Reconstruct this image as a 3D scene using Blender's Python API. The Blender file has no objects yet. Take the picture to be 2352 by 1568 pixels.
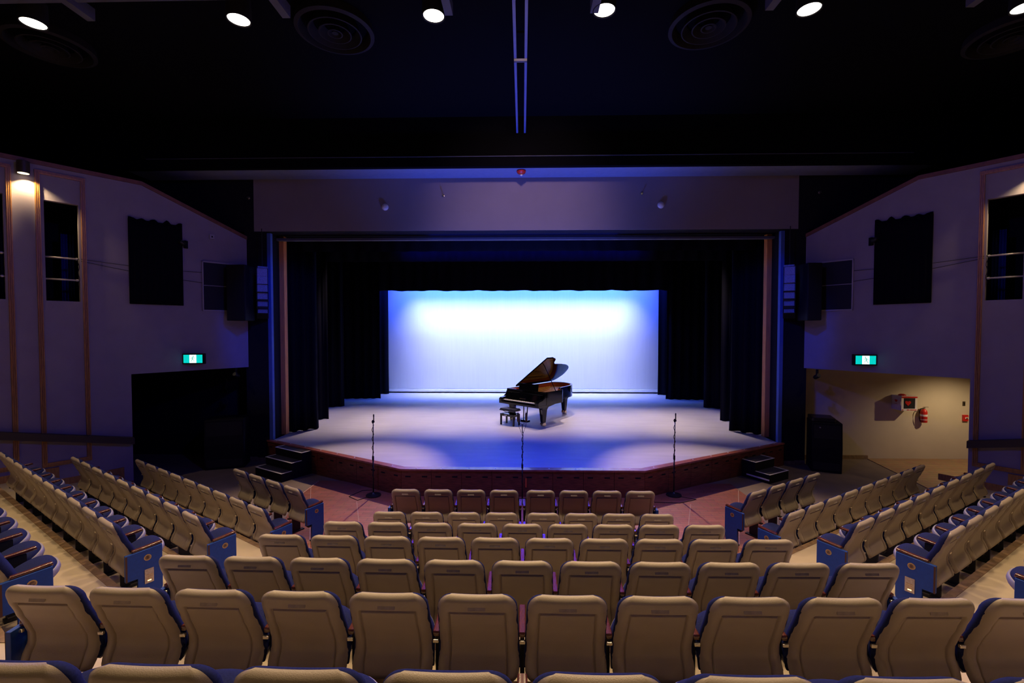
import bpy, math, random
from mathutils import Vector, Matrix
random.seed(7)
PI = math.pi
C = bpy.context.scene.collection

# ------------------------------------------------------------------ camera
CZ = 3.45
cam_d = bpy.data.cameras.new('camera'); cam = bpy.data.objects.new('camera', cam_d); C.objects.link(cam)
cam_d.sensor_width = 36.0; cam_d.lens = 36.0 * 1045.0 / 2352.0; cam_d.clip_start = 0.05; cam_d.clip_end = 200
cam.location = (0, 0, CZ)
cam.rotation_euler = (math.radians(90 - 1.6), 0, math.radians(1.31))
bpy.context.scene.camera = cam
# ------------------------------------------------------------------ world, exposure
w = bpy.data.worlds.new('world'); bpy.context.scene.world = w; w.use_nodes = True
w.node_tree.nodes['Background'].inputs[0].default_value = (0.10, 0.09, 0.35, 1)
w.node_tree.nodes['Background'].inputs[1].default_value = 0.004
vs = bpy.context.scene.view_settings
vs.view_transform = 'Standard'; vs.look = 'None'; vs.exposure = 0.0; vs.gamma = 1.0; vs.use_curve_mapping = False
# ------------------------------------------------------------------ lights
WARM = (1.0, 0.70, 0.38)
BLUE = (0.045, 0.06, 1.0)
def aim(o, target):
    d = Vector(target) - o.location
    o.rotation_euler = d.to_track_quat('-Z', 'Y').to_euler()
def spot(name, loc, target, power, col, angle, blend=0.5, size=0.1):
    l = bpy.data.lights.new(name, 'SPOT'); l.energy = power; l.color = col; l.spot_size = math.radians(angle)
    l.spot_blend = blend; l.shadow_soft_size = size
    o = bpy.data.objects.new(name, l); C.objects.link(o); o.location = loc; aim(o, target); return o
def area(name, loc, target, power, col, sx, sy, spread=180):
    l = bpy.data.lights.new(name, 'AREA'); l.energy = power; l.color = col; l.shape = 'RECTANGLE'; l.size = sx; l.size_y = sy
    l.spread = math.radians(spread)
    o = bpy.data.objects.new(name, l); C.objects.link(o); o.location = loc; aim(o, target); return o
# house downlights: the visible row and the rows above and behind the camera
for x in (-7.4, -4.25, -1.26, 1.26, 4.25, 7.4):
    spot('house_light', (x, 6.9, 8.05), (x * 0.92, 4.6, 0), 430, WARM, 76, 0.7, 0.14)
    spot('house_light', (x, 4.8, 8.05), (x * 0.92, 3.2, 0), 480, WARM, 88, 0.7, 0.14)
    spot('house_light', (x, 2.7, 8.05), (x * 0.92, 2.0, 0), 130, WARM, 84, 0.7, 0.14)
    spot('house_light', (x, -2.0, 8.05), (x * 0.92, -1.9, 0), 14, WARM, 110, 0.7, 0.14)
# blue house wash on the side walls, added fills for seat edges, header and soffit
for s in (-1, 1):
    spot('added_blue_cross', (s * 8.3, 5.6, 6.9), (-s * 3.0, 3.6, 1.5), 290, (0.01, 0.03, 1.0), 80, 0.7, 0.2)  # added blue fill for the seat edges, no fixture behind it
    spot('stage_blue_front', (s * 3.0, 6.4, 8.1), (s * 1.6, 10.2, 0.57), 900, (0.01, 0.04, 1.0), 44, 0.8, 0.15)
    spot('proscenium_blue', (s * 1.5, 6.4, 8.1), (s * 5.7, 11.6, 4.0), 900, (0.0, 0.05, 1.0), 25, 0.5, 0.15)
    spot('house_blue_wash', (-s * 2.5, 2.0, 8.0), (s * 8.6, 9.0, 2.8), 420, (0.10, 0.07, 1.0), 62, 0.8, 0.2)
spot('added_header_fill', (0, 5.6, 8.0), (0, 11.6, 6.5), 520, (1.0, 0.66, 0.72), 52, 1.0, 0.2)  # invented spot that lifts the middle of the header
spot('added_soffit_fill', (0, 10.0, 0.75), (0, 11.1, 7.3), 1700, (0.06, 0.14, 1.0), 84, 0.9, 0.1)  # made-up source standing in for blue bounce off the stage
# cyclorama floods hung between the back border and the cyclorama
area('cyclorama_flood', (0, 19.30, 6.3), (0, 20.3, 2.2), 66, (0.22, 0.84, 1.0), 10.0, 0.2, 110)
area('cyclorama_flood', (0, 19.2, 6.35), (0, 20.3, 2.6), 760, (0.025, 0.06, 1.0), 12.6, 0.2)
area('cyclorama_flood', (0, 19.1, 6.4), (0, 20.3, 1.2), 220, (0.66, 0.72, 1.0), 9.8, 0.2, 50)
area('added_border_fill', (0, 14.5, 6.3), (0, 18.85, 5.2), 70, (0.01, 0.02, 1.0), 8.0, 0.2, 60)  # added fill in place of the cyclorama's glow on the border
# stage wash
for x in (-5.4, -3.3, -1.1, 1.1, 3.3, 5.4):
    spot('stage_wash', (x, 14.4, 7.4), (x * 0.97, 14.2, 0.57), 1150, (1.0, 0.76, 0.68), 47, 0.85, 0.10)
for x in (-4.0, 4.0):
    spot('stage_wash', (x * 0.6, 15.5, 6.8), (x, 7.9, 0.0), 2500, (1.0, 0.70, 0.42), 34, 0.7, 0.08)
area('stage_blue_wash', (0, 12.15, 5.88), (0, 10.2, 0.5), 60, (0.02, 0.05, 1.0), 5.0, 0.3, 75)
area('stage_blue_back_light', (0, 15.2, 6.2), (0, 2.5, 1.8), 170, (0.01, 0.03, 1.0), 9.0, 0.2, 70)
spot('added_piano_fill', (6.2, 12.9, 6.4), (0.5, 15.0, 1.5), 420, (1.0, 0.74, 0.5), 26, 0.8, 0.08)  # added fill to brighten the gilt frame, not a known lamp
# passage lamp on the right
spot('passage_light', (11.15, 10.85, 2.40), (11.0, 11.3, 0.0), 95, (1.0, 0.74, 0.44), 146, 0.8, 0.03)
# wall cans (one per side)
AW = math.radians(36.5)
def wall_pt(s, u, z, off=0.0):
    return Vector((s * 7.1 + s * math.sin(AW) * u - s * math.cos(AW) * off, 11.62 - math.cos(AW) * u - math.sin(AW) * off, z))
for s in (-1, 1):
    spot('wall_can_light', wall_pt(s, 3.88, 6.36, 0.13), wall_pt(s, 3.90, 3.0, 0.04), 260, (1.0, 0.72, 0.36), 120, 0.7, 0.03)

# ------------------------------------------------------------------ materials
def mat(name, col, rough=0.6, metal=0.0, noise=0.0, nscale=8.0, bump=0.0, bscale=60.0, stretch=None, coat=0.0, emit=None, estr=0.0, sheen=0.0, spec=0.5):
    m = bpy.data.materials.new(name); m.use_nodes = True; nt = m.node_tree; b = nt.nodes['Principled BSDF']
    b.inputs['Base Color'].default_value = (*col, 1); b.inputs['Roughness'].default_value = rough; b.inputs['Metallic'].default_value = metal
    b.inputs['Coat Weight'].default_value = coat; b.inputs['Specular IOR Level'].default_value = spec
    if sheen: b.inputs['Sheen Weight'].default_value = sheen
    tc = nt.nodes.new('ShaderNodeTexCoord'); mp = nt.nodes.new('ShaderNodeMapping'); nt.links.new(tc.outputs['Object'], mp.inputs[0])
    if stretch: mp.inputs['Scale'].default_value = stretch
    n = nt.nodes.new('ShaderNodeTexNoise'); n.inputs['Scale'].default_value = nscale; n.inputs['Detail'].default_value = 5
    nt.links.new(mp.outputs[0], n.inputs['Vector'])
    cr = nt.nodes.new('ShaderNodeValToRGB')
    cr.color_ramp.elements[0].position = 0.3; cr.color_ramp.elements[1].position = 0.7
    k = noise if noise else 0.05
    cr.color_ramp.elements[0].color = (*[max(0, c * (1 - k)) for c in col], 1)
    cr.color_ramp.elements[1].color = (*[min(1, c * (1 + k)) for c in col], 1)
    nt.links.new(n.outputs['Fac'], cr.inputs[0]); nt.links.new(cr.outputs[0], b.inputs['Base Color'])
    if bump:
        n2 = nt.nodes.new('ShaderNodeTexNoise'); n2.inputs['Scale'].default_value = bscale; nt.links.new(mp.outputs[0], n2.inputs['Vector'])
        bp = nt.nodes.new('ShaderNodeBump'); bp.inputs['Strength'].default_value = bump; bp.inputs['Distance'].default_value = 0.01
        nt.links.new(n2.outputs['Fac'], bp.inputs['Height']); nt.links.new(bp.outputs[0], b.inputs['Normal'])
    if emit:
        b.inputs['Emission Color'].default_value = (*emit, 1); b.inputs['Emission Strength'].default_value = estr
    return m
def brick_mat(name, c1, c2, cm, sx, bw, bh, mortar, rough=0.5, rot=0.0, coat=0.0):
    m = mat(name, c1, rough, noise=0.25, nscale=5, coat=coat); nt = m.node_tree; b = nt.nodes['Principled BSDF']
    tc = nt.nodes.new('ShaderNodeTexCoord'); mp = nt.nodes.new('ShaderNodeMapping'); nt.links.new(tc.outputs['Object'], mp.inputs[0])
    mp.inputs['Rotation'].default_value = (0, 0, rot)
    br = nt.nodes.new('ShaderNodeTexBrick'); nt.links.new(mp.outputs[0], br.inputs['Vector'])
    br.inputs['Color1'].default_value = (*c1, 1); br.inputs['Color2'].default_value = (*c2, 1); br.inputs['Mortar'].default_value = (*cm, 1)
    br.inputs['Scale'].default_value = sx; br.inputs['Mortar Size'].default_value = mortar; br.inputs['Brick Width'].default_value = bw; br.inputs['Row Height'].default_value = bh
    n = nt.nodes.new('ShaderNodeTexNoise'); n.inputs['Scale'].default_value = 9; n.inputs['Detail'].default_value = 6; nt.links.new(tc.outputs['Object'], n.inputs['Vector'])
    mx = nt.nodes.new('ShaderNodeMix'); mx.data_type = 'RGBA'; mx.blend_type = 'MULTIPLY'; mx.inputs[0].default_value = 0.55
    nt.links.new(br.outputs['Color'], mx.inputs[6]); nt.links.new(n.outputs['Color'], mx.inputs[7]); nt.links.new(mx.outputs[2], b.inputs['Base Color'])
    return m
M = {}
M['shell'] = mat('seat_shell_plastic', (0.345, 0.285, 0.222), 0.40, noise=0.05, nscale=6, bump=0.12, bscale=260)
M['plate'] = mat('name_plate', (0.42, 0.36, 0.29), 0.3, noise=0.1, nscale=40)
M['screw'] = mat('bright_screw', (0.75, 0.7, 0.6), 0.25, metal=0.9)
M['cushion'] = mat('blue_seat_fabric', (0.016, 0.021, 0.080), 0.95, noise=0.18, nscale=120, spec=0.08)
M['pan'] = mat('lilac_grey_seat_pan', (0.26, 0.25, 0.30), 0.5)
M['armwood'] = mat('mahogany_armrest', (0.085, 0.018, 0.009), 0.25, noise=0.35, nscale=14, stretch=(6, 1, 6), coat=0.6)
M['steel'] = mat('dark_seat_standard', (0.02, 0.02, 0.022), 0.5, metal=0.4)
M['panel'] = mat('blue_end_panel', (0.0, 0.045, 0.30), 0.6, noise=0.12, nscale=30)
M['gold'] = mat('brass_badge', (0.55, 0.38, 0.16), 0.35, metal=0.8)
M['darktext'] = mat('dark_letter', (0.06, 0.015, 0.01), 0.5)
M['aisle_glow'] = mat('aisle_lamp_glow', (1, 0.6, 0.25), 0.5, emit=(1, 0.5, 0.15), estr=6)
M['alu'] = mat('brushed_metal_plate', (0.42, 0.36, 0.32), 0.35, metal=0.8, noise=0.2, nscale=50)
M['concrete'] = mat('worn_beige_floor', (0.46, 0.38, 0.28), 0.6, noise=0.14, nscale=1.6, bump=0.08, bscale=20)
M['edge'] = mat('worn_step_edge', (0.24, 0.15, 0.085), 0.7, noise=0.3, nscale=14)
M['riser'] = mat('dark_riser', (0.05, 0.04, 0.035), 0.8)
M['carpet'] = mat('brown_grey_floor', (0.20, 0.150, 0.118), 0.75, noise=0.10, nscale=3, bump=0.2, bscale=90)
M['pitfloor'] = brick_mat('red_parquet', (0.42, 0.145, 0.085), (0.32, 0.10, 0.06), (0.17, 0.06, 0.05), 1.0, 0.35, 0.09, 0.004, 0.5)
M['joint'] = mat('pale_floor_joint', (0.5, 0.33, 0.26), 0.5)
M['laminate'] = brick_mat('wood_plank_floor', (0.52, 0.32, 0.17), (0.42, 0.25, 0.13), (0.16, 0.09, 0.05), 1.0, 1.4, 0.16, 0.004, 0.4)
M['stagefloor'] = mat('stage_vinyl_floor', (0.50, 0.48, 0.52), 0.5, noise=0.07, nscale=2.2, stretch=(0.6, 3.0, 1), bump=0.05, bscale=30)
M['mahog'] = mat('mahogany_stage_front', (0.155, 0.040, 0.022), 0.42, noise=0.5, nscale=5, stretch=(1.2, 1.2, 9), coat=0.15)
M['mahogtrim'] = mat('mahogany_stage_nosing', (0.34, 0.10, 0.075), 0.35, noise=0.25, nscale=9, coat=0.3)
M['black'] = mat('matt_black', (0.008, 0.008, 0.011), 0.7, spec=0.25)
M['blackgloss'] = mat('satin_black', (0.012, 0.012, 0.014), 0.35)
M['slot'] = mat('slot_black', (0.003, 0.003, 0.003), 0.9)
M['dot'] = mat('white_floor_dot', (0.85, 0.82, 0.85), 0.4)
M['tape'] = mat('white_edge_tape', (0.95, 0.92, 0.85), 0.6)
M['tread'] = mat('dark_tread_carpet', (0.045, 0.042, 0.05), 0.9, noise=0.15, nscale=80)
M['velvet'] = mat('black_velour', (0.005, 0.005, 0.010), 0.95, noise=0.15, nscale=30, spec=0.05)
M['cyc'] = mat('white_cyclorama_cloth', (0.80, 0.80, 0.82), 0.9, noise=0.02, nscale=2, stretch=(8, 8, 0.4))
M['cychem'] = mat('cyclorama_hem', (0.97, 0.97, 0.97), 0.8)
M['wall'] = mat('lilac_grey_wall', (0.33, 0.29, 0.34), 0.85, noise=0.05, nscale=3, bump=0.08, bscale=60)
M['passwall'] = mat('cream_passage_wall', (0.58, 0.50, 0.38), 0.8, noise=0.04, nscale=2, bump=0.05, bscale=60)
M['darkwall'] = mat('black_painted_wall', (0.014, 0.014, 0.022), 0.9, spec=0.1)
M['header'] = mat('lit_header_middle', (0.27, 0.23, 0.27), 0.8, noise=0.05, nscale=1.5)
M['bluelit_trim'] = mat('blue_lit_edge', (0.06, 0.12, 0.42), 0.7)  # pale grey strip with the blue light on it put into its colour
M['walltop'] = mat('dark_oak_capping', (0.22, 0.085, 0.03), 0.5, noise=0.2, nscale=10)
M['drape'] = mat('blue_lit_drape', (0.012, 0.03, 0.30), 0.9)  # dark cloth, its blue light mixed into the colour
M['soffit'] = mat('blue_lit_soffit', (0.20, 0.23, 0.36), 0.8)  # tinted bluer to carry the blue light from below
M['ceil'] = mat('black_ceiling', (0.004, 0.004, 0.006), 0.9, spec=0.05)
M['ceilgrey'] = mat('charcoal_diffuser', (0.02, 0.018, 0.022), 0.7, spec=0.2)
M['rail'] = mat('blue_lit_ceiling_rail', (0.16, 0.18, 0.42), 0.5)  # grey rails, blue light put into their colour
M['beam'] = mat('grey_ceiling_beam', (0.10, 0.10, 0.13), 0.7)
M['mould'] = mat('oak_moulding', (0.46, 0.22, 0.055), 0.4, noise=0.25, nscale=12, stretch=(4, 4, 0.6))
M['pillar'] = mat('varnished_pine_post', (0.90, 0.36, 0.10), 0.4, noise=0.15, nscale=6, stretch=(4, 4, 0.4))
M['whiteframe'] = mat('pale_frame', (0.45, 0.42, 0.45), 0.6)
M['galv'] = mat('galvanised_pipe', (0.62, 0.58, 0.52), 0.4, metal=0.5)
M['sconce'] = mat('bronze_can', (0.05, 0.035, 0.02), 0.5)
M['lampglow'] = mat('lit_lamp_lens', (1, 0.95, 0.85), 0.5, emit=(1.0, 0.93, 0.78), estr=6)
M['canglow'] = mat('lit_can_lens', (1, 0.9, 0.7), 0.5, emit=(1.0, 0.80, 0.48), estr=3)
M['exitgreen'] = mat('lit_exit_green', (0, 0.4, 0.35), 0.5, emit=(0.0, 0.62, 0.55), estr=1.0)
M['exitwhite'] = mat('lit_exit_white', (0.8, 1, 1), 0.5, emit=(0.85, 1.0, 1.0), estr=1.3)
M['exitfig'] = mat('exit_figure_green', (0.1, 0.5, 0.4), 0.5, emit=(0.25, 0.62, 0.5), estr=0.8)
M['lacquer'] = mat('black_piano_lacquer', (0.003, 0.003, 0.005), 0.07, coat=0.2, spec=0.4)
M['goldplate'] = mat('gilt_iron_frame', (0.95, 0.45, 0.10), 0.35, metal=0.15, noise=0.3, nscale=20)
M['innerwood'] = mat('red_inner_rim', (0.36, 0.06, 0.025), 0.25, coat=0.5)
M['ivory'] = mat('white_keys', (0.85, 0.80, 0.70), 0.25)
M['brass'] = mat('polished_brass', (0.80, 0.66, 0.42), 0.2, metal=0.9)
M['leather'] = mat('black_leather', (0.035, 0.035, 0.045), 0.32)
M['red'] = mat('signal_red', (0.55, 0.02, 0.015), 0.35)
M['white'] = mat('white_enamel', (0.80, 0.76, 0.72), 0.4)
M['lens'] = mat('dark_glass', (0.03, 0.03, 0.035), 0.08)
M['micgold'] = mat('olive_mic_body', (0.20, 0.17, 0.07), 0.35, metal=0.6)
M['orange'] = mat('orange_tag', (0.7, 0.12, 0.03), 0.6)
M['speaker'] = mat('black_speaker_grille', (0.010, 0.010, 0.014), 0.6, noise=0.3, nscale=200)
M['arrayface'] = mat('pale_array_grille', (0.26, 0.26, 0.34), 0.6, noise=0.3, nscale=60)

# ------------------------------------------------------------------ mesh helpers
class MB:
    def __init__(s): s.v = []; s.f = []
    def add(s, vs, fs):
        n = len(s.v); s.v += [tuple(v) for v in vs]; s.f += [tuple(i + n for i in f) for f in fs]; return s
    def box(s, x0, x1, y0, y1, z0, z1, mtx=None):
        vs = [Vector((x, y, z)) for z in (z0, z1) for y in (y0, y1) for x in (x0, x1)]
        if mtx: vs = [mtx @ v for v in vs]
        return s.add(vs, [(0, 2, 3, 1), (4, 5, 7, 6), (0, 1, 5, 4), (2, 6, 7, 3), (0, 4, 6, 2), (1, 3, 7, 5)])
    def prism(s, poly, z0, z1, mtx=None):
        n = len(poly)
        a = sum(poly[i][0] * poly[(i + 1) % n][1] - poly[(i + 1) % n][0] * poly[i][1] for i in range(n))
        if a < 0: poly = poly[::-1]
        vs = [Vector((p[0], p[1], z0)) for p in poly] + [Vector((p[0], p[1], z1)) for p in poly]
        if mtx: vs = [mtx @ v for v in vs]
        return s.add(vs, [tuple(range(n - 1, -1, -1)), tuple(range(n, 2 * n))] + [(i, (i + 1) % n, n + (i + 1) % n, n + i) for i in range(n)])
    def hexa(s, b, t):
        return s.add([*b, *t], [(3, 2, 1, 0), (4, 5, 6, 7)] + [(i, (i + 1) % 4, 4 + (i + 1) % 4, 4 + i) for i in range(4)])
    def tube(s, pts, r, n=8, cap=True):
        pts = [Vector(p) for p in pts]; rs = r if isinstance(r, (list, tuple)) else [r] * len(pts); rings = []; ref = None
        for i, p in enumerate(pts):
            d = (pts[min(i + 1, len(pts) - 1)] - pts[max(i - 1, 0)]).normalized()
            if ref is None: ref = Vector((0, 0, 1)) if abs(d.z) < 0.9 else Vector((1, 0, 0))
            a = d.cross(ref).normalized(); b = d.cross(a).normalized(); ref = -a.cross(d) if False else ref
            rings.append([p + (a * math.cos(2 * PI * k / n) + b * math.sin(2 * PI * k / n)) * rs[i] for k in range(n)])
        vs = [v for r_ in rings for v in r_]; fs = []
        for i in range(len(pts) - 1):
            for k in range(n): fs.append((i * n + k, i * n + (k + 1) % n, (i + 1) * n + (k + 1) % n, (i + 1) * n + k))
        if cap: fs.append(tuple(range(n - 1, -1, -1))); fs.append(tuple((len(pts) - 1) * n + k for k in range(n)))
        return s.add(vs, fs)
    def lathe(s, prof, n=24, mtx=None, cap=True):
        vs = []; fs = []
        for r, z in prof:
            for k in range(n): vs.append(Vector((r * math.cos(2 * PI * k / n), r * math.sin(2 * PI * k / n), z)))
        if mtx: vs = [mtx @ v for v in vs]
        for i in range(len(prof) - 1):
            for k in range(n): fs.append((i * n + k, i * n + (k + 1) % n, (i + 1) * n + (k + 1) % n, (i + 1) * n + k))
        if cap: fs.append(tuple(range(n - 1, -1, -1))); fs.append(tuple((len(prof) - 1) * n + k for k in range(n)))
        return s.add(vs, fs)
    def grid(s, rows, close=False):
        n = len(rows[0]); vs = [v for r in rows for v in r]; fs = []
        for i in range(len(rows) - 1):
            for k in range(n - 1): fs.append((i * n + k, i * n + k + 1, (i + 1) * n + k + 1, (i + 1) * n + k))
        return s.add(vs, fs)
    def build(s, name, m, parent=None, smooth=False, bevel=0.0, loc=None, solid=0.0, auto=None):
        me = bpy.data.meshes.new(name); me.from_pydata(s.v, [], s.f); me.update()
        me.materials.append(m)
        if smooth:
            me.polygons.foreach_set('use_smooth', [True] * len(me.polygons))
        o = bpy.data.objects.new(name, me); C.objects.link(o)
        if smooth and auto:
            me.set_sharp_from_angle(angle=math.radians(auto))
        if parent: o.parent = parent
        if loc: o.location = loc
        if solid:
            md = o.modifiers.new('solid', 'SOLIDIFY'); md.thickness = solid; md.offset = 0
        if bevel:
            md = o.modifiers.new('bevel', 'BEVEL'); md.width = bevel; md.segments = 2; md.limit_method = 'ANGLE'; md.angle_limit = math.radians(35)
        return o
def tag(o, label=None, cat=None, group=None, kind=None):
    if label: o['label'] = label
    if cat: o['category'] = cat
    if group: o['group'] = group
    if kind: o['kind'] = kind
    return o
def thing(name, label, cat, loc=(0, 0, 0), rz=0.0, group=None):
    o = bpy.data.objects.new(name, None); C.objects.link(o); o.empty_display_size = 0.1
    o.location = loc; o.rotation_euler = (0, 0, rz); return tag(o, label, cat, group)
def struct(name, mb, m, label=None, **k): return tag(mb.build(name, m, **k), label, kind='structure')
def copy_tree(o, parent=None):
    c = o.copy(); C.objects.link(c); c.parent = parent
    for ch in list(o.children): copy_tree(ch, c)
    return c
def rpoly(x0, x1, y0, y1, r, n=5):
    out = []
    for cx, cy, a in ((x1 - r, y1 - r, 0), (x0 + r, y1 - r, 90), (x0 + r, y0 + r, 180), (x1 - r, y0 + r, 270)):
        for k in range(n + 1):
            t = math.radians(a + 90 * k / n); out.append((cx + r * math.cos(t), cy + r * math.sin(t)))
    return out
def letter_mb(ch, size, depth, mtx):
    cu = bpy.data.curves.new('letter', 'FONT'); cu.body = ch; cu.size = size; cu.extrude = depth; cu.align_x = 'CENTER'; cu.align_y = 'CENTER'; cu.resolution_u = 3
    o = bpy.data.objects.new('letter', cu); C.objects.link(o)
    me = bpy.data.meshes.new_from_object(o.evaluated_get(bpy.context.evaluated_depsgraph_get()))
    mb = MB(); mb.add([mtx @ v.co for v in me.vertices], [tuple(p.vertices) for p in me.polygons])
    bpy.data.objects.remove(o); bpy.data.curves.remove(cu); bpy.data.meshes.remove(me)
    return mb

# ------------------------------------------------------------------ house floor
# side blocks: rows run outward-forward, chairs face n(s); s = -1 left, +1 right
AR = math.radians(31.6); SN, CS = math.sin(AR), math.cos(AR)
def side_pt(s, perp, t, z=0.0):           # perp = distance along the facing direction, t = distance along the row
    return Vector((s * (-perp * SN + t * CS), perp * CS + t * SN, z))
# (behind-row boundary of the centre, of the sides, level above)
TIERS = [(6.30, 3.48, 0.0, 0.33), (5.18, 2.49, 0.33, 0.58), (4.29, 1.67, 0.58, 0.81), (3.42, 0.79, 0.81, 1.03), (2.61, -0.03, 1.03, 1.38), (1.56, -0.93, 1.38, 1.75)]
def tier_line(yc, perp):
    xb = (yc * CS - perp) / SN                      # where centre line meets side line
    t_end = 16.0
    far = side_pt(1, perp, t_end)
    return [(-far.x, far.y), (-xb, yc), (xb, yc), (far.x, far.y)]
mb = MB().prism([(-16, -4), (16, -4), (16, 24), (-16, 24)], -0.2, 0.0)
struct('floor', mb, M['carpet'])
for i, (yc, perp, z0, z1) in enumerate(TIERS):
    L = tier_line(yc, perp)
    mb = MB()
    # three convex pieces down to y=-3
    mb.prism([(L[1][0], L[1][1]), (L[2][0], L[2][1]), (L[2][0], -3), (L[1][0], -3)], z0, z1)
    mb.prism([(L[2][0], L[2][1]), (L[3][0], L[3][1]), (16, -3), (L[2][0], -3)], z0, z1)
    mb.prism([(L[1][0], L[1][1]), (L[0][0], L[0][1]), (-16, -3), (L[1][0], -3)], z0, z1)
    struct('floor_tier', mb, M['concrete'])
    # worn nosing strip along the edge
    mb = MB(); n = 0.07
    L2 = tier_line(yc - n, perp - n)
    for k in range(3):
        a, b, c, d = L[k], L[k + 1], L2[k + 1], L2[k]
        mb.prism([a, b, c, d], z1 - 0.03, z1 + 0.006)
    struct('trim_%d' % (i + 10), mb, M['edge'])
# pit parquet
mb = MB().prism([(-4.62, 10.12), (4.62, 10.12), (4.62, 9.3), (3.85, 6.31), (-3.85, 6.31), (-4.62, 9.3)], 0.0, 0.012)
struct('floor_parquet', mb, M['pitfloor'])
mb = MB()
for x0, y0, x1, y1 in ((-4.60, 9.7, -3.1, 6.45), (4.60, 9.7, 3.1, 6.45), (-3.3, 8.9, -2.3, 6.45), (3.3, 8.9, 2.3, 6.45), (-4.6, 10.1, -4.6, 9.3)):
    mb.tube([(x0, y0, 0.012), (x1, y1, 0.012)], 0.006, 4)
struct('trim_20', mb, M['joint'])
# plank floor in the right passage
mb = MB().prism([(9.14, 12.2), (8.75, 9.9), (9.2, 9.3), (15, 9.3), (15, 12.2)], 0.0, 0.012)
struct('floor_planks', mb, M['laminate'])

# ------------------------------------------------------------------ side walls
def wall_face(mb, s, u0, u1, z0, z1, th=0.12, z1b=None):
    z1b = z1 if z1b is None else z1b
    a, b = wall_pt(s, u0, z0), wall_pt(s, u1, z0); c, d = wall_pt(s, u1, z0, -th), wall_pt(s, u0, z0, -th)
    e, f = wall_pt(s, u0, z1), wall_pt(s, u1, z1b); g, h = wall_pt(s, u1, z1b, -th), wall_pt(s, u0, z1, -th)
    mb.hexa([a, b, c, d], [e, f, g, h])
def wall_box(mb, s, u0, u1, z0, z1, o0, o1, z0b=None, z1b=None):
    z0b = z0 if z0b is None else z0b; z1b = z1 if z1b is None else z1b
    mb.hexa([wall_pt(s, u0, z0, o1), wall_pt(s, u1, z0b, o1), wall_pt(s, u1, z0b, o0), wall_pt(s, u0, z0, o0)],
            [wall_pt(s, u0, z1, o1), wall_pt(s, u1, z1b, o1), wall_pt(s, u1, z1b, o0), wall_pt(s, u0, z1, o0)])
WH = 6.62
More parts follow.
